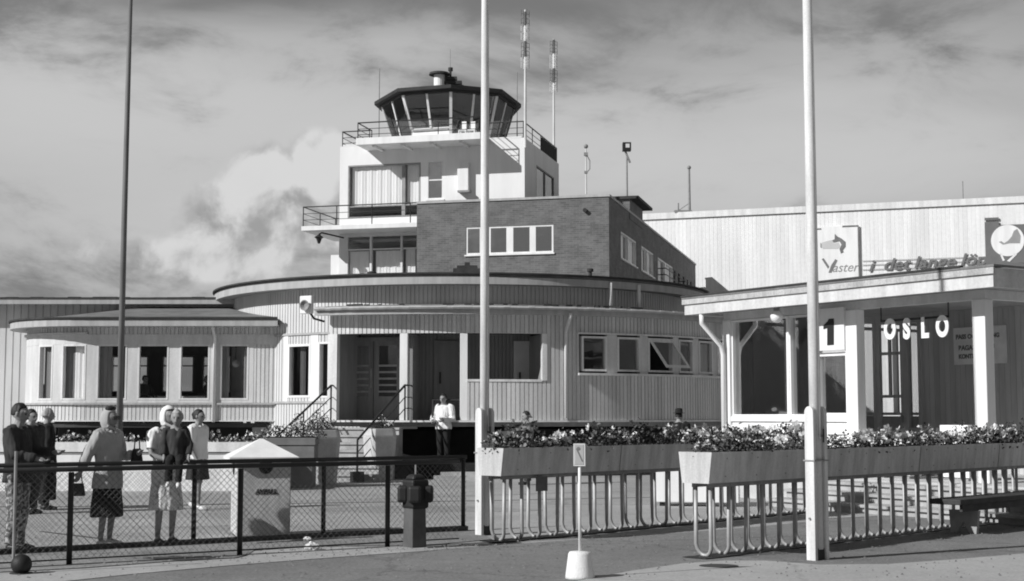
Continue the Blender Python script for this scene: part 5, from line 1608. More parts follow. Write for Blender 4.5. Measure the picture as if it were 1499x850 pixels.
for (ox_, oy_, an_, L_p) in ((2.0, 15.78, a_front, 8.3), (-.27, 17.75, R(90 - 42), 7.4)):
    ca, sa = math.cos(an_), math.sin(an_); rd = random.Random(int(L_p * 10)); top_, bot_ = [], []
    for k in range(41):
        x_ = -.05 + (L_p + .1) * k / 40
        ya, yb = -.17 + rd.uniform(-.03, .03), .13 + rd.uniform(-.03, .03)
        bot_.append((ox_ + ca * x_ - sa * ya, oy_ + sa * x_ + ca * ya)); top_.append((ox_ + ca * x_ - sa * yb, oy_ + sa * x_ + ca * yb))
    mb = MB(); mb.prism(bot_ + top_[::-1], .013, .017); tag(mb.build('dark_strip', strip_m), kind='structure')
P = gp(793, 790)
pl_ = at(793, 708, 18.2)
mb = MB(); mb.box(-.09, -.01, -.09, .09, .01, .09)
o = mb.build('number_plate', postgrey, None, loc=pl_ , rz=R(40)); tag(o, 'small dark grey plate hanging under the planter by the middle flagpole', 'plate')

# ---------------------------------------------------------------- flagpoles
def flagpole(px, py_base, label, rad, ang, plank_off=(.1, .13)):
    b = gp(px, py_base)
    t = thing('flagpole', label, 'flagpole', (b.x, b.y, 0), ang, 'flagpoles')
    mb = MB(); mb.tube([(0, 0, .12), (0, 0, 4), (0, 0, 8), (0, 0, 13)], [rad * 1.08, rad, rad * .82, rad * .6], 20); mb.build('pole', whitepole, t, smooth=True)
    for s_, w_ in ((-1, .12), (1, .145)):
        mb = MB(); x0 = s_ * (rad * 1.08 + .002); x1 = s_ * (rad * 1.08 + .048)
        n = 8; pr = [(-w_ / 2, .0), (w_ / 2, .0)] + [(w_ / 2 * math.cos(PI * k / n), 1.58 + .07 * math.sin(PI * k / n)) for k in range(n + 1)]
        mb.sweepx(pr, min(x0, x1), max(x0, x1))
        mb.build('support_plank', whitepole, t, bevel=.006)
    mb = MB(); mb.box(-rad - .062, -.076, 1.06, rad + .062, .076, 1.075); mb.tube([(-rad - .075, 0, .45), (rad + .075, 0, .45)], .012, 6); mb.build('strap', greymetal, t)
    mb = MB(); mb.box(-rad * .9, -.05, 0, rad * .9, .05, .13); mb.build('foot_block', blackmetal, t)
    mb = MB(); mb.tube([(-.02, -rad - .016, 1.3), (-.01, -rad - .012, 12.8)], .005, 4); mb.build('halyard', greymetal, t)
    mb = MB(); mb.box(-.012, -rad - .05, 1.32, .012, -rad * .9, 1.35); mb.box(-.012, -rad - .05, 1.26, .012, -rad - .035, 1.41); mb.build('cleat', blackmetal, t)
    return t
flagpole(1197, 820, 'thick white flagpole between planks in front of the nearest planter', .060, R(40))
flagpole(709, 783, 'thick white flagpole between planks at the left end of the middle planter', .058, R(44))
P = gp(172, 742)
t = thing('flagpole', 'thin dark grey flagpole standing behind the woman in the light coat', 'flagpole', (P.x, P.y, 0), 0, 'flagpoles')
mb = MB(); mb.tube([(0, 0, 0), (0.0, 0, 5), (0.03, 0, 12)], [.056, .048, .030], 14); mb.build('pole', darkpole, t, smooth=True)
mb = MB(); mb.lathe([(.1, 0), (.1, .04), (.06, .06)], 14); mb.build('base_collar', greymetal, t)

# ---------------------------------------------------------------- fences
def fence(p0, p1, posts, label, hgt=1.02, double=False):
    d = Vector((p1[0] - p0[0], p1[1] - p0[1])); L = d.length; ang = math.atan2(d.y, d.x)
    t = thing('chain_link_fence', label, 'fence', (p0[0], p0[1], 0), ang)
    mb = MB(); mb.tube([(0, 0, hgt - .03), (L, 0, hgt - .03)], .027, 10); mb.build('top_rail', blackmetal, t, smooth=True)
    for s_ in posts:
        mb = MB(); mb.tube([(s_, 0, -.02), (s_, 0, hgt - .06)], .030, 10); mb.build('post', blackmetal, t, smooth=True)
    mb = MB(); pitch = .075; z0, z1 = .06, hgt - .07; H_ = z1 - z0
    k = -int(H_ / pitch) - 1
    while k * pitch < L:
        for sgn in (0, 1):
            x0, x1 = k * pitch, k * pitch + H_
            za, zb = (z0, z1) if sgn == 0 else (z1, z0)
            if x0 < 0: za = za + (zb - za) * (-x0) / (x1 - x0); x0_c = 0
            else: x0_c = x0
            if x1 > L: zb2 = za + (zb - za) * (L - x0_c) / (x1 - x0_c); x1_c = L
            else: zb2 = zb; x1_c = x1
            if x1_c > x0_c: mb.tube([(x0_c, .012 * (sgn - .5), za), (x1_c,   .012 * (sgn - .5), zb2)], .0019, 3, cap=False)
        k += 1
    mb.build('wire_mesh', wire_m, t)
    mb = MB(); mb.tube([(0, 0, .06), (L, 0, .06)], .008, 5); mb.build('tension_wire', blackmetal, t)
    return t
q0, q1 = gp(101, 827), gp(567, 801)
d = (q1 - q0).normalized()
st_ = q0 - d * 3.0
Lf = (q1 - q0).length + 3.0
mid_ = gp(341, 811); sm = (mid_ - st_).dot(d)
en = q1 + d * 0.98
fence((st_.x, st_.y), (en.x, en.y), [.05, 3.0, sm, Lf], 'dark iron rail fence with wire mesh along the road edge, nearest the camera')
r0, r1 = gp(283, 797), gp(473, 787)
d2 = (r1 - r0).normalized(); s2 = r0 - d2 * 5.2; e2 = r1 + d2 * 2.15
fence((s2.x, s2.y), (e2.x, e2.y), [.05, 2.4, 5.2, 5.2 + (r1 - r0).length, (e2 - s2).length - .05], 'dark iron rail fence with wire mesh just behind the first fence')
# dark kerb line below the rear fence
mb = MB(); mb.bar((s2.x, s2.y, .03), (e2.x, e2.y, .03), .1, .06)
tag(mb.build('kerb', M('dark_kerb', .07, .9, .3, 4)), kind='structure')

# ---------------------------------------------------------------- litter bin between the fences
P = gp(345, 790)
bn = thing('litter_bin', 'large square bin with a pyramid lid and round hole between the two fences', 'bin', (P.x, P.y + .12, 0), R(16))
mb = MB(); mb.box(-.02, 0, .03, .66, .8, .98); mb.build('body', binm, bn, bevel=.012)
mb = MB(); 
lid0 = [(-.12, -.09), (.75, -.09), (.75, .88), (-.12, .88)]; lid1 = [(.30, .36), (.34, .36), (.34, .42), (.30, .42)]
mb.prism(lid0, .985, 1.02); mb.prism(lid0, 1.022, 1.25, lid1); mb.build('lid', white, bn)
mb = MB()
mb.tube([(.34, -.012, .9), (.34, .01, .9)], .09, 20); mb.build('hole', ink, bn)
mb = MB(); mb.tube([(-.032, .4, .88), (-.015, .4, .88)], .09, 16); mb.build('hole', ink, bn)
text_mesh('lettering', 'AVFALL', .08, ink, bn, (.22, -.003, .56), depth=.003, bold=.006)
mb = MB(); mb.box(0, .02, 0, .64, .78, .029); mb.build('plinth', blackmetal, bn)

# ---------------------------------------------------------------- hydrant
P = gp(607, 803)
hy = thing('hydrant', 'black blocky cast iron hydrant head on a slim square pedestal at the road fence', 'hydrant', (P.x, P.y + .1, 0), R(38))
mb = MB(); mb.prism([(-.13, -.12), (.11, -.12), (.11, .12), (-.13, .12)], 0, .52, [(-.12, -.11), (.10, -.11), (.10, .11), (-.12, .11)]); mb.build('pedestal', M('pedestal_paint', .10, .8, .2, 5), hy, bevel=.008)
hy.rotation_euler[2] = R(38); hy.scale = (.84, .84, 1.0)
mb = MB(); mb.box(-.14, -.14, .46, .14, .14, .80); mb.prism([(-.12, -.12), (.12, -.12), (.12, .12), (-.12, .12)], .80, .86, [(-.08, -.08), (.08, -.08), (.08, .08), (-.08, .08)]); mb.build('head', hydrantm, hy, bevel=.03)
for a in (R(-38), R(142), R(-128)):
    mb = MB(); mb.box(.10, -.09, .53, .25, .09, .73); o = mb.build('side_cap', hydrantm, hy, bevel=.035); o.rotation_euler[2] = a
mb = MB(); mb.tube([(0, 0, .85), (0, 0, .97)], .012, 6); mb.build('spindle', greymetal, hy)
# ---------------------------------------------------------------- sign on a white foot
P = gp(850, 849)
sn = thing('standing_sign', 'small sign on a thin white post with a white concrete foot on the road', 'sign', (P.x, P.y + .12, 0), R(-8))
mb = MB(); mb.lathe([(.142, 0), (.14, .03), (.112, .235), (.10, .255), (.02, .262)], 28); mb.build('foot', M('white_painted_concrete', .78, .8, .08, 5, bump=.4, spots=.05), sn, smooth=True)
mb = MB(); mb.tube([(0, 0, .25), (0, 0, 1.25)], .015, 10); mb.build('post', white, sn, smooth=True)
mb = MB(); mb.box(-.045, -.030, 1.08, .045, -.017, 1.27); mb.build('plate', M('sign_plate_grey', .42, .6, .1, 5), sn, bevel=.005)
mb = MB(); mb.box(-.057, -.027, 1.068, -.0455, -.013, 1.282); mb.box(.0455, -.027, 1.068, .057, -.013, 1.282); mb.box(-.045, -.027, 1.271, .045, -.013, 1.282); mb.box(-.045, -.027, 1.068, .045, -.013, 1.079); mb.build('frame', sidingm, sn)
mb = MB(); mb.bar((-.028, -.033, 1.235), (.028, -.033, 1.115), .010, .004, (0, 1, 0)); mb.tube([(-.008, -.031, 1.235), (-.008, -.034, 1.235)], .016, 10); mb.build('symbol', greyink, sn)
# ---------------------------------------------------------------- bench
P = gp(1414, 781)
bch = thing('bench', 'dark low wooden bench with a notched pale leg at the right edge by the planter', 'bench', (P.x, P.y, 0), R(45))
mb = MB(); mb.box(-.5, -.2, .40, 3.0, .24, .47); mb.build('seat', benchm, bch, bevel=.01)
mb = MB(); mb.box(-.4, -.17, .31, 2.9, -.13, .398); mb.build('apron', benchm, bch)
for x_ in (0.0, 2.3):
    mb = MB(); pr = [(-.2, .308), (-.16, 0), (-.08, 0), (0.02, .16), (.12, 0), (.2, 0), (.22, .308)]
    mb.sweepx(pr, x_ - .03, x_ + .03); mb.build('leg', bench_leg, bch)
# rotate leg look: brace
mb = MB(); mb.bar((0.03, 0, .2), (.45, 0, .38), .06, .05); mb.build('brace', benchm, bch)
# ---------------------------------------------------------------- round-based barrier post at the left edge
P = gp(31, 841)
bp_ = thing('barrier_post', 'thin pale post with a black ball foot at the far left of the fence', 'post', (P.x, P.y, 0))
mb = MB(); mb.sphere((0, 0, .1), .1, 20, 12); mb.lathe([(.11, 0), (.11, .02)], 20); mb.build('ball_foot', hydrantm, bp_, smooth=True)
mb = MB(); mb.tube([(-.08, 0, .12), (-.085, 0, 1.2)], .016, 8); mb.tube([(-.085, 0, .12), (0, 0, .1)], .016, 8); mb.build('pole', greymetal, bp_)
# paper scraps
for k, (px, py, s_, lab) in enumerate(((456, 806, .07, 'crumpled white paper scrap on the verge below the fence, right of the bin'), (450, 793, .04, 'smaller white paper scrap between the fences, right of the bin'))):
    P = gp(px, py); mb = MB(); mb.sphere((0, 0, s_ * .6), s_, 9, 6, 1.3, .9, .6)
    rd = random.Random(k); mb.v = [(x + rd.uniform(-.3, .3) * s_, y + rd.uniform(-.3, .3) * s_, max(.0, z + rd.uniform(-.25, .25) * s_)) for x, y, z in mb.v]
    tag(mb.build('paper_scrap', paperm, None, loc=(P.x, P.y, .012)), lab, 'litter')

# ---------------------------------------------------------------- low white wall with flower bed, trough, tall planters
WYb = 29.8
wa, wb_ = at(60, 700, WYb).x, at(388, 700, WYb).x
lwl = thing('low_wall', 'long low white parapet wall with a flower bed on top behind the people', 'wall', (wa, WYb, 0))
zt = at(200, 647, WYb).z; zg = at(200, 662, WYb).z
mb = MB(); mb.box(-6, 0, -.01, wb_ - wa, .12, zg - .01); mb.box(-6, 1.3, -.01, wb_ - wa, 1.42, zt); mb.build('lower_face', white, lwl)
mb = MB(); mb.box(-6, -.05, zg + .012, wb_ - wa, .12, zt); mb.build('cap', white2, lwl)
mb = MB(); mb.box(-6, .02, zg - .008, wb_ - wa, .1, zg + .01); mb.build('groove', greymetal, lwl)
mb = MB(); mb.box(-6, .122, 0, wb_ - wa, 1.298, zt - .08); mb.build('soil', soil, lwl)
rd = random.Random(77)
n_ = 34
for i in range(n_):
    x_ = wa - .3 + (wb_ - wa + .1) * i / (n_ - 1) + rd.uniform(-.05, .05)
    plant(x_, WYb + rd.uniform(.3, .9), zt - .09, PL2[rd.choice((0, 1, 2))], 'small flowering plant in the bed on the low white wall', 'plants on the low white wall', rd.uniform(.9, 1.35))
tr = at(388, 700, 31.2)
tgh = thing('planter_trough', 'dark grey boarded trough of plants left of the entrance stairs', 'planter', (at(376, 700, 31.0).x, 31.0, 0), R(3))
TL = (453 - 376) / F * 31 + .05
zt2 = at(420, 641, 31).z
mb = MB(); mb.box(0, 0, 0, TL, .9, zt2 * .55 - .01); mb.box(-.04, -.05, zt2 * .55, TL + .04, .95, zt2 - .16); mb.box(-.06, -.07, zt2 - .155, TL + .06, .97, zt2); mb.build('boards', troughm, tgh, bevel=.01)
mb = MB(); mb.box(.0, .0, zt2 + .001, TL, .9, zt2 + .02); mb.build('soil', soil, tgh)
for i in range(9):
    x_ = at(376, 700, 31.0).x + .05 + TL * i / 8
    plant(x_, 31.2 + rd.uniform(0, .5), zt2, (PL2 + BUSH)[rd.choice((0, 1, 2, 0, 4)) if i not in (6, 7) else 3], 'leafy plant in the dark trough left of the stairs', 'plants in the dark trough', rd.uniform(.8, 1.1) if i not in (6, 7) else .6)
def tall_planter(px, Y, label, top):
    P = at(px, 660, Y)
    t = thing('tall_planter', label, 'planter', (P.x, Y, 0), R(8))
    s_ = .33
    def oc(k, c=.13): return [(-k, -k + c * .4), (-k + c * .4, -k), (k - c, -k), (k, -k + c), (k, k), (-k, k)]
    mb = MB(); mb.prism(oc(s_ * .82), 0, top - .18, oc(s_)); mb.prism(oc(s_), top - .179, top, oc(s_ * .93)); mb.build('pot', concrete, t, bevel=.01)
    mb = MB(); mb.box(-.25, -.25, top + .001, .25, .25, top + .02); mb.build('soil', soil, t)
    t.rotation_euler[2] = R(28)
    return P
P = tall_planter(474, 33.0, 'tall pale faceted planter pot standing left of the entrance stairs', at(474, 629, 33).z)
for k in range(3): plant(P.x - .15 + .15 * k, 33.0 + .1 * (k % 2), at(474, 629, 33).z, BUSH[0], ('left', 'middle', 'right')[k] + ' one of three dark leafy plants in the tall pot left of the stairs', 'plants in the left tall pot', .62)
P = tall_planter(557, 34.7, 'tall pale faceted planter pot standing right of the stair foot', at(557, 627, 34.7).z)
for k in range(3): plant(P.x - .1 + .15 * k, 34.7, at(557, 627, 34.7).z, BUSH[1] if k < 2 else PL[1], ('left', 'middle', 'right')[k] + ' one of three plants in the tall pot right of the stairs', 'plants in the right tall pot', .55)

# ================================================================ PEOPLE
def eval_mesh(o):
    bpy.context.view_layer.update()
    dg = bpy.context.evaluated_depsgraph_get()
    return bpy.data.meshes.new_from_object(o.evaluated_get(dg))

def skin_mesh(nodes, edges, root):
    """nodes: name -> (pos, r); grows one surface over the joints"""
    names = list(nodes)
    me = bpy.data.meshes.new('tmp')
    me.from_pydata([nodes[n][0] for n in names], [(names.index(a), names.index(b)) for a, b in edges], [])
    o = bpy.data.objects.new('tmp', me); col.objects.link(o)
    m = o.modifiers.new('skin', 'SKIN'); m.use_smooth_shade = True
    if not me.skin_vertices: 
        bm = bmesh.new(); bm.from_mesh(me); bm.verts.layers.skin.verify(); bm.to_mesh(me); bm.free()
    for i, n in enumerate(names):
        r = nodes[n][1]
        sv = me.skin_vertices[0].data[i]
        sv.radius = (r, r) if not isinstance(r, tuple) else r
        sv.use_root = (n == root)
    s = o.modifiers.new('sub', 'SUBSURF'); s.levels = 1; s.render_levels = 1
    out = eval_mesh(o)
    bpy.data.objects.remove(o)
    return out

def remesh(mb_or_me, voxel, mat, name, parent, smooth_it=2, extra=None, wrinkle=0.0):
    me = mb_or_me if isinstance(mb_or_me, bpy.types.Mesh) else mb_or_me.data('tmp', mat)
    if extra is not None:
        bm = bmesh.new(); bm.from_mesh(me); bm.from_mesh(extra.data('tmp2', mat)); bm.to_mesh(me); bm.free()
    o = bpy.data.objects.new('tmp', me); col.objects.link(o)
    r = o.modifiers.new('remesh', 'REMESH'); r.mode = 'VOXEL'; r.voxel_size = voxel; r.use_smooth_shade = True
    if smooth_it:
        s = o.modifiers.new('smooth', 'SMOOTH'); s.factor = 0.5; s.iterations = smooth_it
    out = eval_mesh(o)
    bpy.data.objects.remove(o)
    out.materials.clear(); out.materials.append(mat)
    for p in out.polygons: p.material_index = 0; p.use_smooth = True
    if wrinkle:
        nn = [v.normal.copy() for v in out.vertices]
        for v, q in zip(out.vertices, nn):
            c = v.co
            f = mnoise.noise(Vector((c.x * 16 + 3, c.y * 16, c.z * 4.0 + c.x * 5))) + .6 * mnoise.noise(Vector((c.x * 30, c.y * 30 + 7, c.z * 9 - c.x * 12)))
            v.co = c + q * (f * wrinkle)
    ob = bpy.data.objects.new(name, out); col.objects.link(ob); ob.parent = parent
    return ob

def loft(mb, rings, n=30, fold=0.0, nf=9, seed=0, cap=True):
    """rings: (z, rx, ry, cx, cy)"""
    vs = []
    for j, (z, rx, ry, cx_, cy_) in enumerate(rings):
        for k in range(n):
            a = 2 * PI * k / n
            f = 1 + fold * (j / (len(rings) - 1)) * (math.sin(nf * a + seed) * .6 + math.sin((nf + 4) * a + 2 * seed) * .4)
            vs.append((cx_ + math.cos(a) * rx * f, cy_ + math.sin(a) * ry * f, z))
    fs = []
    for i in range(len(rings) - 1):
        for k in range(n):
            k2 = (k + 1) % n
            fs.append((i * n + k, i * n + k2, (i + 1) * n + k2, (i + 1) * n + k))
    fs.append(tuple(reversed(range(n)))); fs.append(tuple((len(rings) - 1) * n + k for k in range(n)))
    mb.add(vs, fs)

BASE = {
    'pelvis': (0, 0, .53), 'waist': (0, 0, .61), 'chest': (0, .005, .72), 'collar': (0, .008, .805), 'neck': (0, .0, .856), 'head': (0, -.010, .922),
    'shL': (-.110, .005, .806), 'elL': (-.135, .012, .625), 'wrL': (-.135, -.03, .475),
    'shR': (.110, .005, .806), 'elR': (.135, .012, .625), 'wrR': (.135, -.03, .475),
    'hpL': (-.052, 0, .50), 'knL': (-.055, -.012, .28), 'anL': (-.055, .012, .045), 'toL': (-.062, -.085, .018),
    'hpR': (.052, 0, .50), 'knR': (.055, -.012, .28), 'anR': (.055, .012, .045), 'toR': (.062, -.085, .018)}
RAD = {'pelvis': .078, 'waist': .066, 'chest': .078, 'collar': .045, 'neck': .031, 'sh': .035, 'el': .025, 'wr': .016, 'hp': .054, 'kn': .033, 'an': .021, 'to': .018}

def person(label, x, y, z, rz, H, pose=None, build=1.0, top=None, bottom=None, hair=None, hat=None, head_yaw=0.0, hs=1.0, voxel=.010, group=None, curl=(0, 0, -1), shoes=None, scarf=None):
    t = thing('person', label, 'person', (x, y, z), rz, group)
    J = dict(BASE)
    if pose: J.update(pose)
    J = {k: Vector(v) * H for k, v in J.items()}
    nodes = {}; edges = []
    def nd(n, p, r): nodes[n] = (tuple(p), r * H)
    for k in ('pelvis', 'waist', 'chest', 'collar', 'neck'): nd(k, J[k], RAD[k] * build)
    edges += [('pelvis', 'waist'), ('waist', 'chest'), ('chest', 'collar'), ('collar', 'neck')]
    nd('headb', J['head'] + Vector((0, 0, -.02 * H)), .036); edges.append(('neck', 'headb'))
    for s_ in 'LR':
        for q in ('sh', 'el', 'wr'): nd(q + s_, J[q + s_], RAD[q] * build)
        edges += [('collar', 'sh' + s_), ('sh' + s_, 'el' + s_), ('el' + s_, 'wr' + s_)]
        for q in ('hp', 'kn', 'an', 'to'): nd(q + s_, J[q + s_], RAD[q])
        edges += [('pelvis', 'hp' + s_), ('hp' + s_, 'kn' + s_), ('kn' + s_, 'an' + s_), ('an' + s_, 'to' + s_)]
    me = skin_mesh(nodes, edges, 'pelvis')
    ex = MB()
    # hands: palm, four fingers, thumb
    sgn = {'L': -1, 'R': 1}
    for s_ in 'LR':
        w_, e_ = J['wr' + s_], J['el' + s_]
        d = (w_ - e_).normalized(); side = Vector((0, -1, 0)) if abs(d.y) < .7 else Vector((-sgn[s_], 0, 0))
        side = (side - d * side.dot(d)).normalized(); nrm = d.cross(side) * sgn[s_]
        ex.tube([w_ - d * .01, w_ + d * .03 * H, w_ + d * .052 * H], [.015 * H, .021 * H, .017 * H], 8)
        for k in range(4):
            o_ = side * ((k - 1.5) * .0105 * H); L = (.040, .046, .043, .034)[k] * H
            p0_ = w_ + d * .045 * H + o_
            ex.tube([p0_, p0_ + d * L * .5 + nrm * -.004 * H, p0_ + d * L * .92 - nrm * .018 * H], [.0056 * H, .0052 * H, .0045 * H], 6)
        p0_ = w_ + d * .018 * H - side * .014 * H
        ex.tube([p0_, p0_ + d * .018 * H - side * .016 * H, p0_ + d * .038 * H - side * .018 * H], [.007 * H, .0062 * H, .005 * H], 6)
    # head with jaw, nose, ears, brow
    hc = J['head']; HH = H; cy_, sy_ = math.cos(head_yaw), math.sin(head_yaw)
    def hp_(px, py, pz): return Vector((hc.x + (px * cy_ - py * sy_) * H * hs, hc.y + (px * sy_ + py * cy_) * H * hs, hc.z + pz * H * hs))
    hv = []; n = 20; m = 14; o0 = len(ex.v)
    for i in range(m + 1):
        ph = PI * i / m; zz = -math.cos(ph) * .070; rr = max(.002, math.sin(ph))
        for k in range(n):
            a = 2 * PI * k / n
            rx = .0465 * rr; ry = .057 * rr
            if zz < -.02: rx *= 1 - .28 * min(1, (-.02 - zz) / .05)
            py = math.sin(a) * ry; px = math.cos(a) * rx
            if zz < -.02 and py > 0: py *= .62
            if -.02 < zz < .012 and py < -.03 and abs(px) > .008: py += .006
            hv.append(hp_(px, py, zz))
    fs = []
    for i in range(m):
        for k in range(n):
            k2 = (k + 1) % n; fs.append((i * n + k, i * n + k2, (i + 1) * n + k2, (i + 1) * n + k))
    fs.append(tuple(reversed(range(n)))); fs.append(tuple(m * n + k for k in range(n)))
    ex.add(hv, fs)
    ex.tube([hp_(0, -.053, .008), hp_(0, -.066, -.014), hp_(0, -.054, -.018)], [.005 * H, .0085 * H, .006 * H], 7)
    ex.tube([hp_(-.014, -.053, -.032), hp_(.014, -.053, -.032)], .0055 * H, 6)
    ex.tube([hp_(-.03, -.048, .014), hp_(0, -.056, .012), hp_(.03, -.048, .014)], .006 * H, 6)
    for q in (-1, 1): ex.tube([hp_(.047 * q, .0, .012), hp_(.05 * q, .004, -.014)], [.010 * H, .007 * H], 7)
    body = remesh(me, voxel, skin, 'body', t, 1, ex)
    # eyes and lips as darker skin on the same surface
    body.data.materials.append(hair_d); body.data.materials.append(cloth_mid)
    eyes = [hp_(-.019, -.05, -.001), hp_(.019, -.05, -.001)]; lip = hp_(0, -.057, -.032)
    for p in body.data.polygons:
        c = p.center
        if min((c - e).length for e in eyes) < .0075 * H: p.material_index = 1
        elif abs((c - lip).z) < .005 * H and (c - lip).length < .017 * H: p.material_index = 2
    def sleeve(mb, s_, r0=.044, r1=.030, upto=.92, short=False):
        a, b, c = J['sh' + s_], J['el' + s_], J['wr' + s_]
        if short: mb.tube([a.lerp(J['collar'], .3), a, a.lerp(b, .75)], [r0 * H * 1.05, r0 * H, r0 * H * .95], 12)
        else: mb.tube([a.lerp(J['collar'], .3), a, a.lerp(b, .5), b, b.lerp(c, .5), b.lerp(c, upto)], [r0 * H * 1.05, r0 * H, r0 * H * .92, (r0 + r1) / 2 * H, r1 * H * 1.05, r1 * H], 12)
    def torso_rings(z_hem, w_, flare=0.0, flat=.68):
        pv, ws, chx, co = J['pelvis'], J['waist'], J['chest'], J['collar']
        rg = [(co.z + .038 * H, .036 * H, .040 * H, co.x, co.y), (co.z + .020 * H, .075 * H * w_, .050 * H * w_, co.x, co.y), (co.z + .002 * H, .112 * H * w_, .062 * H * w_, co.x, co.y), (co.z - .03 * H, .114 * H * w_, .072 * H * w_, co.x, co.y),
              (chx.z, .108 * H * w_, .082 * H * w_, chx.x, chx.y), (ws.z, .095 * H * w_, .075 * H * w_, ws.x, ws.y), (pv.z, .108 * H * w_, .084 * H * w_, pv.x, pv.y)]
        zz = pv.z
        while zz - .06 * H > z_hem * H:
            zz -= .06 * H; f = 1 + flare * (pv.z - zz) / H * 4
            rg.append((zz, .108 * H * w_ * f, .088 * H * w_ * f, pv.x, pv.y))
        f = 1 + flare * (pv.z - z_hem * H) / H * 4
        rg.append((z_hem * H, .108 * H * w_ * f, .088 * H * w_ * f, pv.x, pv.y))
        return rg
    if bottom:
        kind, mat, hem = bottom
        mb = MB()
        if kind == 'skirt':
            pv = J['pelvis']; zs = J['waist'].z
            rg = [(zs, .078 * H, .064 * H, pv.x, pv.y), (pv.z, .104 * H, .082 * H, pv.x, pv.y), ((pv.z + hem * H) / 2, .118 * H, .098 * H, pv.x, pv.y), (hem * H + .02 * H, .128 * H, .11 * H, pv.x, pv.y), (hem * H, .128 * H, .11 * H, pv.x, pv.y)]
            loft(mb, rg, 36, .07, 8, 1.3)
        else:
            for s_ in 'LR':
                h_, k_, a_ = J['hp' + s_], J['kn' + s_], J['an' + s_]
                mb.tube([J['pelvis'].lerp(h_, .6) + Vector((0, 0, .03 * H)), h_, h_.lerp(k_, .5), k_, k_.lerp(a_, .5), k_.lerp(a_, .97)], [.066 * H, .064 * H, .056 * H, .046 * H, .042 * H, .042 * H], 14)
            w0, p0_ = J['waist'], J['pelvis']
            mb.tube([p0_ - Vector((0, 0, .02 * H)), p0_, p0_.lerp(w0, .9)], [.085 * H, .088 * H, .078 * H], 16)
        remesh(mb, max(voxel, .011), mat, 'skirt' if kind == 'skirt' else 'trousers', t, 2, None, .010)
    if top:
        kind, mat, hem, w_, flare = top
        mb = MB(); loft(mb, torso_rings(hem, w_, flare), 32, .05 if flare else .02, 7, .6)
        for s_ in 'LR': sleeve(mb, s_, .046 * w_, .032 * w_, short=(kind in ('blouse', 'dress')))
        if kind in ('coat', 'jacket'):   # collar roll
            co = J['collar']; mb.tube([(co.x + math.cos(a) * .05 * H, co.y + math.sin(a) * .045 * H, co.z + .022 * H) for a in [2 * PI * k / 12 for k in range(13)]], .013 * H, 6)
        remesh(mb, max(voxel, .011), mat, kind, t, 2, None, .014)
    if hair:
        mat, style = hair
        mb = MB(); n = 18; m = 9; vs = []
        low = {'short': -.005, 'bun': -.02, 'long': -.055}[style]
        for i in range(m + 1):
            zt_ = .078 - (i / m) * (.078 - low)
            for k in range(n):
                a = 2 * PI * k / n
                q = math.sqrt(max(.0004, 1 - min(.9996, (max(zt_, 0) / .079) ** 2)))
                rx, ry = .053 * q, .063 * q
                px, py = math.cos(a) * rx, math.sin(a) * ry + .006
                if zt_ < .035 and py < -.018: py = -.018 + (.035 - zt_) * .35 if zt_ > -.01 else .0
                w2 = 1 + .05 * mnoise.noise(Vector((px * 90, py * 90, zt_ * 90)))
                vs.append(hp_(px * w2, py * w2, zt_))
        fs = [(i * n + k, i * n + (k + 1) % n, (i + 1) * n + (k + 1) % n, (i + 1) * n + k) for i in range(m) for k in range(n)]
        fs += [tuple(reversed(range(n))), tuple(m * n + k for k in range(n))]
        mb.add(vs, fs)
        if style == 'bun': mb.sphere(tuple(hp_(0, .055, .02)), .03 * H, 10, 7)
        remesh(mb, .009, mat, 'hair', t, 0, None, .011)
    if scarf:
        mb = MB(); n = 20; m = 10; vs = []
        for i in range(m + 1):
            zt_ = .082 - (i / m) * .15
            for k in range(n):
                a = 2 * PI * k / n
                q = math.sqrt(max(.0004, 1 - min(.9996, (max(zt_, 0) / .083) ** 2)))
                if zt_ < -.03: q *= 1 - (-.03 - zt_) * 6
                rx, ry = .058 * q, .068 * q
                px, py = math.cos(a) * rx, math.sin(a) * ry + .008
                if zt_ < .045 and py < -.022: py = -.022 + .012 * (1 - abs(px) / .06)
                vs.append(hp_(px, py, zt_))
        fs = [(i * n + k, i * n + (k + 1) % n, (i + 1) * n + (k + 1) % n, (i + 1) * n + k) for i in range(m) for k in range(n)]
        fs += [tuple(reversed(range(n))), tuple(m * n + k for k in range(n))]
        mb.add(vs, fs)
        mb.tube([hp_(-.045, -.01, -.05), hp_(0, -.045, -.078), hp_(.045, -.01, -.05)], .012 * H, 7)
        mb.tube([hp_(0, -.045, -.078), hp_(.012, -.05, -.11)], [.012 * H, .018 * H], 6)
        remesh(mb, .009, scarf, 'headscarf', t, 1)
    if hat:
        mb = MB(); c = hp_(0, .003, .045)
        mb.lathe([(.095 * H * .95, 0), (.095 * H, .006), (.058 * H, .012), (.056 * H, .055 * H), (.04 * H, .068 * H), (.01, .07 * H)], 20, tuple(c), .9, 1.05)
        mb.build('hat', hat, t, smooth=True)
    if shoes:
        for s_ in 'LR':
            mb = MB(); a_, o_ = J['an' + s_], J['to' + s_]
            mb.tube([a_ + Vector((0, .02 * H, -.022 * H)), a_ + Vector((0, 0, -.018 * H)), a_.lerp(o_, .6) + Vector((0, 0, -.006 * H)), o_ + (o_ - a_).normalized() * .018 * H], [.020 * H, .027 * H, .024 * H, .017 * H], 10)
            mb.build('shoe', shoes, t, smooth=True)
    return t

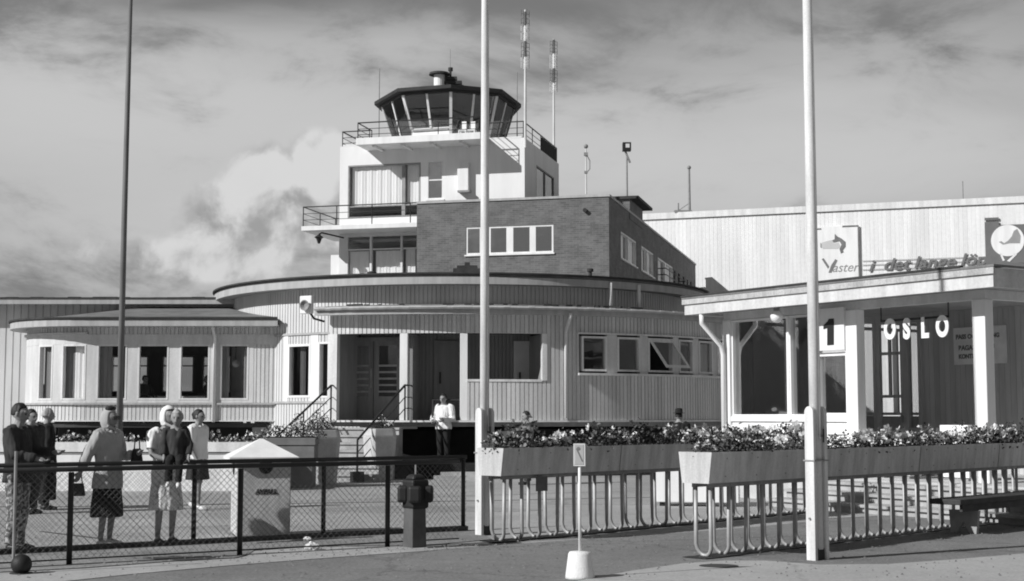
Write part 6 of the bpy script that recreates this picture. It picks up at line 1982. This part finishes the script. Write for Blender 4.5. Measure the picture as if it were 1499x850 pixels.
# woman in a light coat behind the fences
P = gp(155, 800)
person('woman in a light coat and headscarf with sunglasses and a black skirt behind the fence', P.x, P.y, 0, R(72), 1.64,
       pose={'elR': (.135, -.03, .64), 'wrR': (.11, -.15, .665), 'elL': (-.15, .075, .655), 'wrL': (-.15, .125, .545)},
       top=('coat', cloth_light, .42, 1.10, .11), bottom=('skirt', cloth_black, .215), scarf=cloth_light, shoes=shoe_w)
pa = [o for o in bpy.data.objects if o.get('category') == 'person'][-1]
mb = MB(); H_ = 1.64
mb.box(-.068, -.118, H_ * .915, .068, -.092, H_ * .942); mb.build('sunglasses', ink, pa, bevel=.006)
mb = MB(); mb.sphere((0, -.02, H_ * .995), .062, 12, 8, 1.25, 1.0, .55); mb.build('hair', hair_d, pa, smooth=True)
def handbag(x, y, z, rz, label, w_=.2, h_=.15):
    t = thing('handbag', label, 'handbag', (x, y, z), rz)
    mb = MB(); mb.prism([(-w_ / 2, -.04), (w_ / 2, -.04), (w_ / 2, .04), (-w_ / 2, .04)], 0, h_, [(-w_ * .38, -.02), (w_ * .38, -.02), (w_ * .38, .02), (-w_ * .38, .02)]); mb.build('body', shoe, t, bevel=.012)
    mb = MB(); mb.tube([(-w_ * .3, 0, h_), (-w_ * .24, 0, h_ + .09), (0, 0, h_ + .12), (w_ * .24, 0, h_ + .09), (w_ * .3, 0, h_)], .008, 6); mb.build('handle', shoe, t)
def on_body(P_, rz, H, v):
    c_, s_ = math.cos(rz), math.sin(rz)
    return (P_.x + (v[0] * c_ - v[1] * s_) * H, P_.y + (v[0] * s_ + v[1] * c_) * H, v[2] * H)
h_ = on_body(P, R(72), 1.64, (-.155, .15, .515))
handbag(h_[0], h_[1], h_[2] - .24, R(10), 'black handbag hanging from the rear hand of the woman in the light coat', .2, .15)
h_ = on_body(P, R(72), 1.64, (.11, -.17, .65))
handbag(h_[0], h_[1], h_[2] - .08, R(60), 'rounded black bag held out before the woman in the light coat', .15, .17)

# woman in a light dress with headscarf
P = gp(240, 797)
person('woman in a pale printed summer dress and white headscarf holding a child', P.x, P.y + .05, 0, R(40), 1.66,
       pose={'elR': (.135, -.05, .65), 'wrR': (.06, -.16, .62), 'elL': (-.14, -.03, .65), 'wrL': (-.03, -.15, .60), 'neck': (0, -.012, .862), 'head': (0, -.02, .928)},
       top=('dress', cloth_white, .44, 1.0, 0.02), bottom=('skirt', cloth_print, .25), scarf=cloth_white, hair=(hair_d, 'short'), shoes=shoe, head_yaw=R(10))
# child sitting on the rear rail
Pc = at(256, 676, P.y - .28)
CH = 1.06
person('small child in dark jacket and trousers sitting on the fence rail', Pc.x, P.y - .24, 1.02 - .53 * CH + .06, R(6), CH,
       pose={'hpL': (-.05, -.02, .50), 'hpR': (.05, -.02, .50), 'knL': (-.06, -.13, .46), 'knR': (.06, -.13, .46), 'anL': (-.055, -.13, .24), 'anR': (.05, -.12, .23), 'toL': (-.06, -.21, .20), 'toR': (.055, -.2, .19),
             'elL': (-.14, -.02, .64), 'wrL': (-.12, -.09, .525), 'elR': (.15, -.0, .65), 'wrR': (.15, -.05, .525), 'head': (0.01, -.03, .945)}, hs=1.32,
       top=('jacket', cloth_dark, .47, 1.04, 0), bottom=('trousers', cloth_black, 0), hair=(hair_g, 'short'), shoes=shoe_w, voxel=.009)
# walking woman with white blouse
P = gp(288, 746)
person('woman in a white blouse and dark skirt walking past behind the fences', P.x, P.y, 0, R(70), 1.66,
       pose={'knL': (-.055, -.05, .28), 'anL': (-.055, -.05, .045), 'toL': (-.06, -.14, .018), 'knR': (.055, .0, .285), 'anR': (.055, .10, .07), 'toR': (.06, .03, .02), 'wrL': (-.135, -.08, .49), 'wrR': (.135, .06, .485)},
       top=('blouse', cloth_white, .50, 1.08, 0), bottom=('skirt', cloth_dark, .30), hair=(hair_d, 'bun'), shoes=shoe_w, voxel=.012)
# group at the left edge
P = gp(30, 806)
person('man in a dark jacket and patterned trousers leaning at the left end of the fence', P.x - .06, P.y, 0, R(80), 1.70,
       pose={'elR': (.15, -.07, .66), 'wrR': (.11, -.21, .66), 'elL': (-.14, -.06, .65), 'wrL': (-.10, -.19, .62)},
       top=('jacket', cloth_dark, .46, 1.05, 0), bottom=('trousers', cloth_tweed, 0), hair=(hair_d, 'short'), shoes=shoe)
P = gp(42, 752)
person('man with dark wavy hair in a dark coat beside the grey haired person', P.x, P.y, 0, R(60), 1.66,
       top=('coat', cloth_dark, .30, 1.15, .03), bottom=('trousers', cloth_dark, 0), hair=(hair_d, 'short'), shoes=shoe, voxel=.012)
P = gp(61, 747)
person('grey haired person in a long black coat behind the left end of the fence', P.x, P.y + .15, 0, R(120), 1.68,
       top=('coat', cloth_black, .10, 1.08, .045), bottom=('trousers', cloth_black, 0), hair=(hair_g, 'short'), shoes=shoe, voxel=.012)
# man in white shirt under the porch
P = at(649, 660, 36.0)
person('man in a white shirt and black trousers holding a sheet under the porch', P.x, 36.15, .36, R(-20), 1.74,
       pose={'elL': (-.16, -.02, .63), 'wrL': (-.10, -.16, .60), 'elR': (.15, -.02, .63), 'wrR': (.05, -.16, .61), 'head': (0, -.02, .925)},
       top=('shirt', cloth_white, .49, 1.12, 0), bottom=('trousers', cloth_black, 0), hair=(hair_d, 'short'), shoes=shoe, voxel=.014)
P = at(645, 605, 35.8)
mb = MB(); mb.box(-.16, -.12, 0, .16, .12, .02); o = mb.build('paper_sheet', paperm, None, loc=(P.x, 35.84, P.z - .08), rz=R(-20)); tag(o, 'pale sheet held by the man in the white shirt', 'sheet')
# two people passing behind the middle planter
P = at(771, 640, 32.5)
person('bareheaded man in a grey jacket passing behind the middle planter', P.x, 32.5, 0, R(-80), 1.66, top=('jacket', cloth_mid, .45, 1.12, 0), bottom=('trousers', cloth_dark, 0), hair=(hair_d, 'short'), shoes=shoe, voxel=.014)
P = at(994, 640, 33.0)
person('man in a dark hat and black coat passing before the round building', P.x, 33.0, 0, R(160), 1.66, top=('coat', cloth_black, .28, 1.15, .02), bottom=('trousers', cloth_black, 0), hair=(hair_d, 'short'), hat=cloth_black, shoes=shoe, voxel=.014)
# diners inside the bay
def seated(px, py_top, Y, rz, label, topm):
    P = at(px, py_top, Y); H_ = 1.66; k = ZB0 - .08
    person(label, P.x, Y, k + .04 , rz, H_, pose={
        **{q: (BASE[q][0], BASE[q][1], BASE[q][2] - .20) for q in ('pelvis', 'waist', 'chest', 'collar', 'neck', 'head', 'shL', 'shR')},
        'elL': (-.15, -.05, .45), 'wrL': (-.08, -.17, .43), 'elR': (.15, -.05, .45), 'wrR': (.08, -.17, .43),
        'hpL': (-.05, -.01, .31), 'hpR': (.05, -.01, .31), 'knL': (-.06, -.24, .33), 'knR': (.06, -.24, .33), 'anL': (-.06, -.22, .10), 'anR': (.06, -.22, .10), 'toL': (-.06, -.31, .07), 'toR': (.06, -.31, .07)},
        top=('jacket', topm, .28, 1.12, 0), bottom=('trousers', cloth_dark, 0), hair=(hair_d, 'short'), shoes=shoe, voxel=.016)
    t = thing('dining_chair', 'chair of the ' + label.replace(' from the left', ''), 'chair', (P.x, Y + .0, ZB0 - .08), rz)
    mb = MB(); mb.box(-.2, -.2, .39, .2, .22, .43); mb.build('seat', wood_door, t)
    mb = MB(); mb.box(-.19, .2, .43, .19, .23, .85); mb.build('backrest', wood_door, t)
    for sx in (-.17, .17):
        for sy in (-.17, .18):
            mb = MB(); mb.box(sx - .02, sy - .02, 0, sx + .02, sy + .02, .388); mb.build('leg', wood_door, t)
seated(212, 556, 41.2, R(60), 'dark haired diner seen in the fourth bay window from the left', cloth_dark)
seated(304, 566, 41.4, R(-70), 'dark haired diner at the white table in the fifth bay window', cloth_dark)
seated(117, 568, 41.5, R(20), 'diner behind the curtain of the second bay window from the left', cloth_black)
seated(70, 570, 42.2, R(50), 'diner behind the curtain of the leftmost bay window', cloth_black)
for px, Y, lab in ((284, 41.3, 'small dining table with a white cloth in the fifth bay window'), (228, 41.6, 'small dining table with a white cloth in the fourth bay window'), (160, 41.4, 'small dining table with a white cloth in the third bay window')):
    P = at(px, 580, Y)
    t = thing('dining_table', lab, 'table', (P.x, Y, ZB0 - .08))
    mb = MB(); mb.box(-.35, -.35, .72, .35, .35, .75); mb.build('tabletop', wood_door, t)
    for sx in (-.3, .3):
        for sy in (-.3, .3):
            mb = MB(); mb.box(sx - .025, sy - .025, 0, sx + .025, sy + .025, .718); mb.build('leg', wood_door, t)
    mb = MB(); mb.box(-.38, -.38, .753, .38, .38, .76)
    for (x0_, y0_, x1_, y1_) in ((-.38, -.385, .38, -.381), (-.38, .381, .38, .385), (-.385, -.38, -.381, .38), (.381, -.38, .385, .38)): mb.box(x0_, y0_, .56, x1_, y1_, .76)
    o = mb.build('tablecloth', cloth_white, None, loc=(P.x, Y, ZB0 - .08)); tag(o, lab.replace('small dining table with a white cloth', 'white cloth on the dining table'), 'tablecloth')
P = at(345, 532, 41.0)
t = thing('pendant_lamp', 'small white globe pendant lamp seen in the rightmost bay window', 'lamp', (P.x, 41.0, P.z))
mb = MB(); mb.sphere((0, 0, 0), .11, 14, 8); mb.build('globe', white, t, smooth=True)
mb = MB(); mb.tube([(0, 0, .1), (0, 0, zh + .08 - P.z)], .01, 5); mb.build('cord', blackmetal, t)
